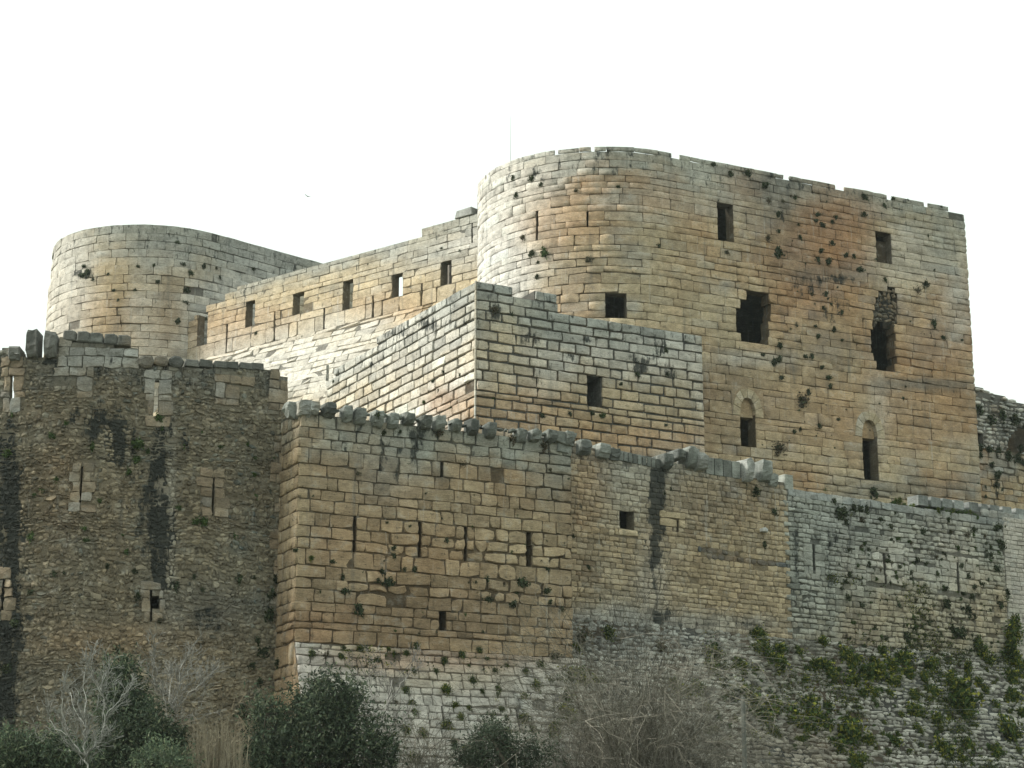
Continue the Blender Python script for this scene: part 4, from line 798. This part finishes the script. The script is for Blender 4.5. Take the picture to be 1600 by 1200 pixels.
many([(800, 585, 1.1), (660, 605), (690, 625), (750, 625, 1.2), (1030, 635, 1.2), (940, 660, 1.3), (605, 660, 1.5), (1115, 605), (1155, 655, .9), (1065, 690, .9), (1195, 710, 1.2), (1250, 690, 1.2), (1420, 680, 1.4), (1345, 715, 1.1), (1085, 760, 1.5), (950, 810, 2.0, 'y'), (790, 715), (745, 810, 1.2), (1130, 815, 1.1), (1210, 800, 1.3), (1400, 790, 1.8, 'y'), (1340, 840, 1.4, 'y'), (1230, 905, 1.1), (995, 885, 1.1, 'y'), (1065, 900), (1025, 945, 1.3, 'y'), (795, 925, 1.5, 'y'), (955, 985, 1.7), (1180, 940, 1.4), (1250, 950, 1.2), (1340, 950, 1.8, 'y'), (1550, 940, 2.4, 'y'), (1380, 1005, 1.9), (1490, 1015, 1.6, 'y'), (750, 1010, 2.2, 'y'), (835, 1030, 1.6, 'y'), (990, 1070, 1.3), (790, 1150, 2.2), (1580, 740, 1.8), (1570, 840, 1.3), (520, 605, 1.2), (440, 605), (280, 625, 1), (425, 640, 1.2), (340, 640, 1.8, 'k'), (780, 875, 1.2), (700, 870, 1, 'k'), (1260, 1010, 1.2), (690, 1030, 1.3, 'y'), (1210, 830, 1), (900, 715, 1), (1490, 640, 1.6, 'k'), (1045, 1100, 1.1)], 400, 825, 3.2, 5.4, 'D', 'bush clinging to the pale sloping foot of the square tower', 'bushes on the square tower foot', name='wall_bush', cat='bush')
many([(110, 240, 1.6, 'd'), (210, 350, 1.2, 'd'), (155, 530, 1.5, 'd'), (60, 210, .8)], 1150, 700, 3.556, 4.4, 'd', L_ + 'the ochre outer curtain', 'plants on the ochre curtain')
many([(222, 785, 1.2), (635, 395, 1.2), (145, 630, .9), (280, 950, 1), (600, 420, .8)], 850, 640, 3.2, 4.2, 'd', L_ + 'the ochre outer curtain', 'plants on the ochre curtain')
many([(545, 290, 1.3), (575, 350, 2.2), (570, 385, 1.5), (655, 335, 1.7), (690, 340, 1.8), (725, 340, 1.7), (800, 400, 1.4), (850, 430, 1.4), (1035, 465, 1.5), (1175, 400, 1.5), (1445, 440, 1.5), (1480, 540, 2), (1410, 545, 1.3), (1415, 595, 1.5), (1445, 665, 1.6), (1365, 755, 1.4), (1310, 825, 1.3), (1165, 860, 2), (1290, 895, 1.8), (1260, 890, 1.4), (1075, 965, 1.5), (905, 870, 1.3), (770, 1000, 1.4), (830, 1055, 1.3), (940, 1040, 1.4), (1045, 1035, 1.3), (1230, 1020, 2.2), (1260, 1010, 1.8), (740, 640), (850, 605), (1000, 620, 1.3), (1055, 640), (1140, 620), (890, 715), (970, 690), (630, 700, 1.3), (610, 740, 1.3), (1505, 800, 1.8), (1340, 1080, 2.2), (1100, 1130, 2.6, 'k'), (1320, 455, 1.3), (1190, 465, 1.6, 'k'), (1380, 490, 1.6, 'k'), (1280, 490, 1.5, 'k'), (880, 360, 1.2), (610, 410, 1.3), (690, 400, 1.4, 'k'), (1260, 805, 1.3), (1165, 780, 1.1), (620, 830, 1.5), (580, 780), (1470, 870, 1.4)], 1150, 700, 3.556, 4.2, 'd', L_ + 'the grey outer curtain', 'plants on the grey curtain')
for i in range(135):
    place(random.uniform(1310, 1565), random.uniform(835, 1035), random.uniform(2.2, 4.6), random.choice('ddgk'), L_ + 'the grey outer curtain', 'plants on the grey curtain')
for px in np.arange(1395, 1530, 5.5):
    place(px, 783 + (px - 1395) * .155 + random.uniform(-2, 4), random.uniform(3, 6), random.choice('ggy'), 'growth along the top of the grey outer curtain', 'growth on the grey curtain top')
GB = ('bush growing on the sloping stone glacis', 'bushes on the glacis')
many([(120, 470, 2.6), (150, 545, 2.4), (240, 630, 3.4), (200, 600, 2.6), (480, 500, 2.2), (490, 640, 2.6), (440, 625, 2), (535, 690, 2), (610, 580, 2.6), (640, 630, 2.2), (720, 680, 2.6), (780, 660, 3), (850, 640, 3), (920, 600, 2.4), (950, 680, 2.2), (640, 720, 2.4), (700, 790, 2.0), (1075, 640, 2.2), (1180, 710, 2.8), (1240, 840, 4.0), (1230, 780, 3.4), (1260, 900, 3), (1520, 520, 3.4), (1540, 400, 2.2), (1535, 450, 2.8), (1500, 580, 3), (1540, 600, 3), (1360, 560, 2.4), (1400, 610, 2.4), (1340, 510, 1.8), (1520, 700, 2.8), (1530, 800, 2.4), (1110, 930, 2.4), (980, 880, 2.4), (1010, 900, 2), (640, 950, 2), (430, 930, 3), (330, 940, 3.2), (380, 960, 2.4), (200, 870, 3.2), (80, 830, 3.2), (110, 900, 3), (170, 930, 2.6), (300, 880, 2.6), (600, 1010, 3.8), (560, 1080, 3), (640, 990, 3), (500, 960, 2.6), (880, 1060, 2.4), (1130, 1090, 3), (1170, 1110, 2.4), (1290, 1090, 2.4), (1440, 1110, 2.4), (700, 1150, 2.6), (660, 1170, 2.4), (1250, 1160, 2), (1000, 980, 1.6), (1500, 990, 2.8), (1550, 1020, 2.2), (740, 1040, 2), (400, 850, 2.6), (500, 870, 2.4), (30, 640, 1.8), (110, 660, 1.8), (240, 540, 2.2), (345, 560, 1.6), (380, 715, 1.6), (800, 560, 2), (870, 730, 2), (760, 790, 2), (850, 790, 1.6), (1090, 780, 2), (1280, 660, 2), (1340, 720, 1.5), (1380, 770, 1.3), (390, 1010, 2), (210, 1000, 1.6), (1040, 700, 1.8), (670, 600, 2), (990, 800, 1.6), (1320, 970, 1.4), (1450, 860, 1.6), (1560, 640, 2.4), (1590, 900, 2.4), (100, 1010, 1.6)],
     1150, 862, 3.55, 6.2, 'y', *GB, name='glacis_bush', cat='bush')
many([(350, 560, 2.6, 'k'), (480, 520, 2.2, 'D'), (740, 600, 2.4, 'k'), (990, 620, 2.6, 'D'), (1020, 640, 2, 'D'), (330, 740, 2.8), (410, 770, 2), (270, 930, 3), (210, 1010, 2.2), (810, 790, 2.4), (860, 820, 2), (920, 810, 2.4), (1000, 700, 2.2), (1120, 690, 1.8), (280, 830, 2, 'D'), (380, 540, 2, 'k'), (320, 600, 2, 'D'), (1220, 550, 2.4), (1230, 600, 1.8), (1250, 540, 1.4)], 800, 825, 3.2, 6.0, 'y', *GB, name='glacis_bush', cat='bush')
for i in range(170):
    x = random.uniform(1100, 1598); y = 1010 + (x - 1250) * .06 + random.uniform(0, 170)
    place(x, y, random.uniform(3, 7), random.choice('yyDDgk'), *GB, name='glacis_bush', cat='bush')
def cover(name, S, u0, u1, z0, z1, n, seed, thr):
    rng = np.random.default_rng(seed); u = rng.uniform(u0, u1, n * 4); z = rng.uniform(z0, z1, n * 4)
    f = fbm(u * .28 + seed, z * .45 + 3); k = rng.random(n * 4) < np.clip((f - thr) * 5, 0.02, 1); u, z = u[k][:n], z[k][:n]
    P = S.map(u, z, np.full(len(u), .05)); m = 16
    Q = np.repeat(P, m, 0) + rng.normal(0, .075, (len(P) * m, 3)); V, F, C = leaves(Q, .045, rng, np.vstack([G_YEL, G_DARK, G_DEAD[:1]]), .5)
    o = bpy.data.objects.new(name, quad_mesh(name, V, F, C, M_LEAF)); COL.objects.link(o); return o
tag(cover('moss_and_grass', S_gl, 8, 31, 3, z_gl, 3200, 501, .46), 'low moss and grass spreading over the stone glacis', 'grass', kind='stuff')
tag(cover('moss_and_grass', S_sf, 2, S_sf.L, 3, z_tal - .1, 420, 502, .52), 'low moss and grass in the joints of the pale sloping tower foot', 'grass', kind='stuff')
tag(cover('moss_and_grass', S_oc, u1 + 2, u2, z_gl, z_gl + 3.2, 520, 503, .52), 'low moss low on the grey outer curtain wall', 'grass', kind='stuff')
for px, py, r in ((1530, 640, 9), (1545, 655, 10), (1565, 648, 9), (1585, 655, 9), (1530, 700, 8), (1545, 702, 8), (1560, 706, 8), (1575, 712, 8), (1590, 716, 8), (1598, 722, 7), (1548, 727, 7), (1558, 742, 8), (1556, 757, 6), (1531, 712, 6), (1528, 755, 3), (1540, 760, 3), (1595, 700, 6), (1540, 775, 3), (1566, 765, 3)):
    place(px, py, r, 'd', 'ivy clump hanging on the ruined wall', 'ivy on the ruined wall', name='ivy_clump', cat='plant')

def join_smallest(prefix, keep, label):
    obs = sorted([o for o in bpy.data.objects if o.name.split('.')[0] == prefix and o.name in PLR], key=lambda o: -PLR[o.name][1])[keep:]
    if not obs: return
    Vs, Cs = [], []
    for o in obs:
        me = o.data; n = len(me.vertices); co = np.empty(n * 3, np.float32); me.vertices.foreach_get('co', co); c = np.empty(n * 4, np.float32); me.attributes['Col'].data.foreach_get('color', c)
        M = np.array(Matrix.LocRotScale(o.location, o.rotation_euler, o.scale)); Vs.append(co.reshape(-1, 3) @ M[:3, :3].T + M[:3, 3]); Cs.append(c.reshape(-1, 4)); bpy.data.objects.remove(o)
    V = np.concatenate(Vs); F = np.arange(len(V)).reshape(-1, 4)
    o = bpy.data.objects.new('small_wall_plants', quad_mesh('small_wall_plants', V, F, np.concatenate(Cs), M_LEAF)); COL.objects.link(o); tag(o, label, 'plants', kind='stuff')
join_smallest('dry_tuft', 120, 'scattered tiny dry tufts in the wall joints')
join_smallest('wall_plant', 285, 'scattered tiny green tufts in the wall joints')

# ------------------------------------------------------------------ trees at the foot of the walls
class Tubes:
    def __init__(s): s.V = []; s.F = []; s.C = []
    def seg(s, a, b, ra, rb, col, n=4):
        a = np.array(a); b = np.array(b); d = b - a; L = np.linalg.norm(d)
        if L < 1e-6: return
        d /= L; h = np.array((1., 0, 0)) if abs(d[0]) < .8 else np.array((0, 1., 0)); u = np.cross(d, h); u /= np.linalg.norm(u); v = np.cross(d, u); o = len(s.V)
        for p, r in ((a, ra), (b, rb)):
            for i in range(n):
                t = 2 * math.pi * i / n; s.V.append(p + u * r * math.cos(t) + v * r * math.sin(t)); s.C.append((*col, 1))
        for i in range(n): s.F.append((o + i, o + (i + 1) % n, o + n + (i + 1) % n, o + n + i))
def grow(T, p, d, L, r, depth, rng, col, bend=.25, split=(2, 3), up=.15, tw=None, tips=None):
    n = 3; q = np.array(p, float); dd = np.array(d, float)
    tt = T if depth > 1 or tw is None else tw
    for i in range(n):
        dd = dd + rng.normal(0, bend, 3) * .5; dd[2] += up * .3; dd /= np.linalg.norm(dd); e = q + dd * L / n
        r2 = r * (1 - .22 * (i + 1) / n * 1.3)
        tt.seg(q, e, max(r * (1 - .28 * i / n), .006), max(r2, .006), col, 5 if depth > 2 else 3); q = e
        if depth > 0 and i < n - 1 and rng.random() < .55:
            sd_ = dd + rng.normal(0, .75, 3); sd_ /= np.linalg.norm(sd_); grow(T, q, sd_, L * .55, r * .5, depth - 1, rng, col, bend, split, up, tw, tips)
    if depth <= 0:
        if tips is not None: tips.append(q)
        return
    for k in range(rng.integers(split[0], split[1] + 1)):
        sd_ = dd + rng.normal(0, .42, 3); sd_[2] += up; sd_ /= np.linalg.norm(sd_)
        grow(T, q, sd_, L * rng.uniform(.65, .85), r * .66, depth - 1, rng, col, bend, split, up, tw, tips)
def bare_tree(name, label, px, ptop, D, seed, col, L, r, depth, lean=(0, 0), stems=2, group=None, bend=.25):
    x = pt(px, 1190, D)[0]; z = gz(x, D) - .15
    T = Thing(name, label, 'tree', (x, D, z), group); rng = np.random.default_rng(seed)
    tr, tw = Tubes(), Tubes()
    for k in range(stems):
        a = rng.uniform(-.35, .35) + lean[0]
        grow(tr, (x + rng.uniform(-.1, .1), D + rng.uniform(-.1, .1), z), (a, rng.uniform(-.25, .25), 1), L, r, depth, rng, col, bend, (2, 3), .12, tw)
    T.part('trunk', tr.V, tr.F, tr.C, M_BARK); T.part('crown', tw.V, tw.F, [(c[0] * .75, c[1] * .75, c[2] * .75, 1) for c in tw.C], M_BARK)
def leafy_tree(name, label, D, blobs, seed, cols, n, size, group=None, clump=.28):
    """blobs: ellipses (x, y, rx, ry) in the photo, given real depth about distance D"""
    rng = np.random.default_rng(seed); cs = []; ws = []
    for (bx, by, rx, ry) in blobs:
        c = pt(bx, by, D + rng.uniform(-.5, .5)); k = D / FPX; cs.append((c, np.array((rx * k, .5 * (rx + ry) * k, ry * k)))); ws.append(rx * ry)
    ws = np.array(ws) / sum(ws); base = cs[int(np.argmax(ws))][0]; gb = gz(base[0], D)
    T = Thing(name, label, 'tree', (base[0], D, gb - .1), group)
    cl = []; nc = max(30, n // 90)
    for i in range(nc):
        c, e = cs[rng.choice(len(cs), p=ws)]; v = rng.normal(0, 1, 3); v /= np.linalg.norm(v); cl.append(c + v * e * rng.uniform(.35, 1.0) ** .6)
    cl = np.array(cl); cl = cl[cl[:, 2] > gb + .2]; w = rng.uniform(.3, 1.7, len(cl)); w /= w.sum()
    k = rng.choice(len(cl), n, p=w); sp = rng.uniform(.55, 1.3, len(cl)) * clump
    p = cl[k] + rng.normal(0, 1, (n, 3)) * sp[k][:, None]; p[:, 2] = np.maximum(p[:, 2], gb + .05)
    ns = int(n * .22); kk = rng.integers(0, 90, ns); ob = cl[rng.integers(0, len(cl), 90)]; od = rng.normal(0, .45, (90, 3)); od[:, 2] += .9; od /= np.linalg.norm(od, axis=1)[:, None]; ol = rng.uniform(.35, .95, 90)
    p[:ns] = ob[kk] + od[kk] * (ol[kk] * rng.random(ns))[:, None] + rng.normal(0, .05, (ns, 3))
    V, F, C = leaves(p, size, rng, cols, .5, 3.0)
    tone_k = rng.uniform(.6, 1.5, len(cl))[k]; C[:, :3] *= np.repeat(tone_k, 4)[:, None]
    me = quad_mesh('crown', V - T.b, F, C, M_LEAF); o = bpy.data.objects.new('crown', me); COL.objects.link(o); o.parent = T.o
    tb = Tubes()
    for (c, e) in cs:
        f = np.array((base[0] + rng.uniform(-.15, .15), D, gb - .1)); m_ = f + (c - f) * .5 + rng.normal(0, .12, 3); col = (.10, .085, .065)
        tb.seg(f, m_, .10, .07, col, 6); tb.seg(m_, c, .07, .03, col, 5)
        for q in cl[rng.integers(0, len(cl), 10)]: tb.seg(c, q, .025, .01, col, 3)
    T.part('trunk', tb.V, tb.F, tb.C, M_BARK)
leafy_tree('evergreen_tree', 'broad dark evergreen tree before the foot of the square tower', 66, [(440, 1150, 55, 60), (500, 1140, 60, 70), (525, 1090, 40, 40), (560, 1160, 55, 55), (590, 1180, 30, 40), (415, 1115, 25, 20), (440, 1190, 60, 40)], 201, G_TREE, 30000, .075)
leafy_tree('evergreen_tree', 'rounded dark evergreen tree between the white-barked bare trees', 65, [(215, 1155, 60, 55), (250, 1180, 45, 40), (190, 1085, 34, 50), (195, 1120, 40, 40), (160, 1190, 40, 30)], 202, G_TREE, 26000, .07)
leafy_tree('olive_tree', 'low grey-green olive bush at the foot of the dark streaked rubble wall', 63, [(30, 1190, 45, 34), (75, 1180, 40, 34), (10, 1180, 30, 40), (110, 1190, 40, 20)], 203, G_TREE * 1.35, 14000, .07)
leafy_tree('olive_tree', 'small grey-green olive bush below the slits of the pale sloping foot', 67, [(770, 1165, 30, 32), (820, 1185, 45, 24), (740, 1190, 30, 20), (765, 1145, 16, 14)], 204, np.array([(.05, .07, .045), (.04, .055, .036), (.07, .085, .055)]), 9000, .06)
leafy_tree('olive_tree', 'low olive bush tucked under the rounded evergreen tree', 62, [(240, 1195, 35, 26), (275, 1200, 25, 20)], 205, G_TREE * 1.5, 6000, .06)
WB = (.46, .44, .40)
def limb_tree(name, label, D, limbs, seed, col, r0, tw_n, tw_l):
    """bare tree: main limbs as bent lines (photo points given real depth round distance D), twigs grown along them"""
    rng = np.random.default_rng(seed); b0 = pt(0 + limbs[0][0][0] / 3.2, 825 + limbs[0][0][1] / 3.2, D); zb = gz(b0[0], D) - .15
    T = Thing(name, label, 'tree', (b0[0], D, zb)); tr, tw = Tubes(), Tubes(); done = {}
    tr.seg((b0[0], D, zb), b0, r0 * 1.15, r0, col, 7); done[limbs[0][0]] = (b0, r0)
    for L in limbs:
        p, r = done.get(L[0], (b0, r0)); dy = rng.normal(0, .18); n = len(L)
        for i in range(1, n):
            q = pt(L[i][0] / 3.2, 825 + L[i][1] / 3.2, D); q[1] = p[1] + dy + rng.normal(0, .1); q = pt(L[i][0] / 3.2, 825 + L[i][1] / 3.2, q[1])
            r2 = max(r * .86, .007); done[L[i]] = (q, r2); a_ = p
            for j in range(1, 4):
                b_ = p + (q - p) * j / 3 + (rng.normal(0, .035, 3) if j < 3 else 0); tr.seg(a_, b_, r + (r2 - r) * (j - 1) / 3, r + (r2 - r) * j / 3, col, 6); a_ = b_
            for k in range(tw_n):
                f = rng.random(); o = p + (q - p) * f; d = (q - p) / np.linalg.norm(q - p) + rng.normal(0, .65, 3); d[2] += .25; d /= np.linalg.norm(d)
                grow(tw, o, d, tw_l * rng.uniform(.5, 1.2), min(r2 * .5, .010), 2 if rng.random() < .6 else 1, rng, tuple(np.array(col) * .62), .3, (2, 3), .12)
            p, r = q, r2
    T.part('trunk', tr.V, tr.F, tr.C, M_BARK); T.part('crown', tw.V, tw.F, tw.C, M_BARK)
limb_tree('bare_tree', 'white-barked leafless tree with forked upright limbs beside the rounded evergreen', 60.5, [[(440, 1185), (430, 1140), (420, 1080), (430, 1000), (425, 900), (415, 800), (430, 700)], [(430, 1140), (470, 1095), (510, 1050), (525, 950), (520, 850), (505, 800), (520, 730)], [(430, 1140), (390, 1100), (340, 1040), (290, 1010), (250, 960), (240, 930)], [(340, 1040), (310, 930), (315, 850)], [(525, 950), (600, 860), (650, 800)], [(430, 1000), (370, 900), (350, 820)], [(520, 850), (470, 770), (455, 690)]], 301, (.36, .36, .33), .026, 6, .42)
limb_tree('bare_tree', 'slender leafless tree with pale twigs rising between the reeds and the rubble wall', 68, [[(850, 1000), (860, 900), (850, 800), (862, 740)], [(860, 900), (885, 830), (910, 750), (960, 700)], [(850, 1000), (830, 900), (815, 820), (770, 760), (765, 680), (745, 610)], [(860, 900), (930, 850), (1000, 780), (1040, 740)], [(885, 830), (900, 700), (930, 640)], [(850, 1000), (900, 960), (960, 930)]], 305, (.35, .345, .315), .021, 7, .5)
limb_tree('bare_shrub', 'thin grey leafless shrub against the sloping foot beside the broad evergreen', 69, [[(1900, 1100), (1880, 960), (1850, 800), (1840, 720)], [(1900, 1100), (1930, 900), (1960, 760)], [(1880, 960), (1820, 880), (1780, 780)], [(1930, 900), (2000, 800), (2040, 740)], [(1900, 1100), (1980, 1000), (2060, 900)]], 309, (.33, .315, .29), .026, 5, .55)
# tangle of dead bramble before the glacis
def bramble(name, label, D, cx, hw, ytop, n, seed, col):
    rng = np.random.default_rng(seed); T = Tubes(); x0 = pt(cx, 1190, D)[0]; k = D / FPX; zb = gz(x0, D) - .1
    Th = Thing(name, label, 'bush', (x0, D, zb))
    for i in range(n):
        f = rng.normal(0, .5); bx = x0 + f * hw * k * .7; y = D + rng.uniform(-1.4, 1.4)
        ht = (pt(cx, ytop, D)[2] - zb) * (1 - min(1, abs(f)) ** 1.6 * .75) * rng.uniform(.45, 1.05)
        p = np.array((bx, y, zb)); d = np.array((rng.normal(f * .35, .3), rng.normal(0, .25), 1.0)); L = ht * 1.25; m_ = 7; r = rng.uniform(.008, .017); c = np.array(col) * rng.uniform(.45, 1.5)
        for j in range(m_):
            d = d + rng.normal(0, .16, 3); d[2] -= .10 * j * rng.uniform(.3, 1.2); d /= np.linalg.norm(d); e = p + d * L / m_
            T.seg(p, e, r * (1 - j / 9), r * (1 - (j + 1) / 9), c, 3)
            if j > 0:
                for _ in range(2):
                    s_ = d + rng.normal(0, .8, 3); s_ /= np.linalg.norm(s_); g_ = e + s_ * L * rng.uniform(.08, .22); T.seg(e, g_, r * .55, .004, c, 3)
                    s2 = s_ + rng.normal(0, .6, 3); s2 /= np.linalg.norm(s2); T.seg(g_, g_ + s2 * L * .1, .006, .004, c, 3)
            p = e
    Th.part('stems', T.V, T.F, T.C, M_BARK)
bramble('dead_bramble', 'large tangle of grey leafless bramble in front of the glacis', 70, 995, 155, 965, 480, 401, (.17, .158, .13))
bramble('dead_bramble', 'low dry brown scrub at the foot of the rubble tower', 68, 330, 60, 1090, 160, 402, (.20, .165, .11))
bramble('dead_bramble', 'wispy grey scrub beside the olive bush on the pale sloping foot', 68, 650, 60, 1110, 120, 403, (.18, .16, .13))
# reeds
rng = np.random.default_rng(9); T = Tubes(); rx0 = pt(340, 1190, 63)[0]; rz = gz(rx0, 63) - .05
TH = Thing('reed_clump', 'clump of dry straw-coloured reeds between two dark evergreen trees', 'reeds', (rx0, 63, rz))
for i in range(150):
    a = np.array((rx0 + rng.uniform(-.85, .85), 63 + rng.uniform(-.4, .4), rz)); e = a + np.array((rng.normal(0, .12), rng.normal(0, .1), rng.uniform(1.5, 2.6))); c = np.array((.27, .235, .17)) * rng.uniform(.55, 1.25)
    m_ = (a + e) / 2 + rng.normal(0, .04, 3); T.seg(a, m_, .013, .011, c, 3); T.seg(m_, e, .011, .004, c, 3)
    for _ in range(2): s_ = e - (e - a) * rng.uniform(.05, .5); T.seg(s_, s_ + np.array((rng.normal(0, .16), rng.normal(0, .1), rng.uniform(.05, .3))), .009, .003, c, 3)
TH.part('stalks', T.V, T.F, T.C, M_BARK)
# fence post with two wires
fx = pt(1163, 1190, 68); fzb = gz(fx[0], 68); T = Tubes(); ft = pt(1163, 1089, 68)
FE = Thing('wire_fence', 'weathered grey fence post with thin wires in front of the glacis', 'fence', (fx[0], 68, fzb))
def post(x, zt_, D):
    T = Tubes(); T.seg((x, D, fzb - .3), (x + .02, D, zt_ - .04), .085, .075, (1, 1, 1), 8); T.seg((x + .02, D, zt_ - .04), (x + .02, D, zt_), .075, .05, (1, 1, 1), 8); o = len(T.V); T.F.append(tuple(range(o - 8, o))); return T
T = post(fx[0], ft[2], 68); FE.part('post', T.V, T.F, None, M_POST)
x2 = fx[0] + 13; T = post(x2, ft[2] + .3, 71); FE.part('post', T.V, T.F, None, M_POST)
for dz_ in (.25, .75):
    T = Tubes(); n = 12
    for i in range(n):
        f0, f1 = i / n, (i + 1) / n; q = lambda f: np.array((fx[0] + 13 * f, 68 + 3 * f - .09, ft[2] - dz_ + .3 * f - .35 * 4 * f * (1 - f) * .6)); T.seg(q(f0), q(f1), .0025, .0025, (1, 1, 1), 4)
    FE.part('wire', T.V, T.F, None, M_METAL)
# mast on the tower roof, bird
am = pt(797.5, 200, 119); T = Tubes(); zt_ = pt(797.5, 181, 119)[2]; T.seg((am[0], 119, z_mt - 1.9), (am[0], 119, zt_ - 2.5), .022, .016, (1, 1, 1), 6); T.seg((am[0], 119, zt_ - 2.5), (am[0], 119, zt_), .014, .007, (1, 1, 1), 6)
AM = Thing('antenna_mast', 'thin grey antenna mast rising behind the tallest tower', 'antenna', (am[0], 119, z_mt - 1.9)); AM.part('mast', T.V, T.F, None, M_METAL)
T = Tubes(); T.seg((am[0] - .12, 119, z_mt - 1.82), (am[0] + .12, 119, z_mt - 1.82), .06, .06, (1, 1, 1), 6); AM.part('base_plate', T.V, T.F, None, M_METAL)
bc = pt(481, 307, 170)
BV = [(-.02, -.16, 0), (.02, -.16, 0), (.05, 0, .03), (-.05, 0, .03), (0, 0, -.04), (0, .2, .01), (-.04, .2, .01), (.04, .2, .01), (-.28, .02, .12), (-.3, .09, .11), (.28, .02, .12), (.3, .09, .11), (-.05, .1, .03), (.05, .1, .03)]
BF = [(0, 1, 2, 3), (0, 4, 1), (1, 4, 2), (0, 3, 4), (2, 4, 5), (3, 5, 4), (2, 5, 3), (6, 5, 7), (3, 12, 9, 8), (2, 10, 11, 13)]
bo = bpy.data.objects.new('bird', mesh('bird', BV, BF, None, M_BIRD)); COL.objects.link(bo); bo.location = bc; bo.rotation_euler = (0, .2, .6); tag(bo, 'tiny dark bird flying in the white sky above the curtain wall', 'bird')
print('plants', NPL[0], 'objects', len(bpy.data.objects))

# haze: thin milky air between the camera and the hill
hz = bpy.data.materials.new('haze_air'); hz.use_nodes = True; hn = hz.node_tree.nodes; hn.clear()
ho = hn.new('ShaderNodeOutputMaterial'); hv = hn.new('ShaderNodeVolumePrincipled'); hv.inputs['Color'].default_value = (.86, .96, .92, 1); hv.inputs['Density'].default_value = HAZE; hv.inputs['Anisotropy'].default_value = .2
hz.node_tree.links.new(hv.outputs[0], ho.inputs['Volume'])
X0, X1, Y0, Y1, Z0, Z1 = -95., 95., -30., 230., -3.6, 56.
HV = [(x, y, z) for x in (X0, X1) for y in (Y0, Y1) for z in (Z0, Z1)]
HF = [(0, 1, 3, 2), (4, 6, 7, 5), (0, 4, 5, 1), (2, 3, 7, 6), (0, 2, 6, 4), (1, 5, 7, 3)]
ho_ = bpy.data.objects.new('haze', mesh('haze', HV, HF, None, hz)); COL.objects.link(ho_); ho_['kind'] = 'stuff'; ho_['label'] = 'thin pale haze filling the air around the castle'; ho_['category'] = 'haze'
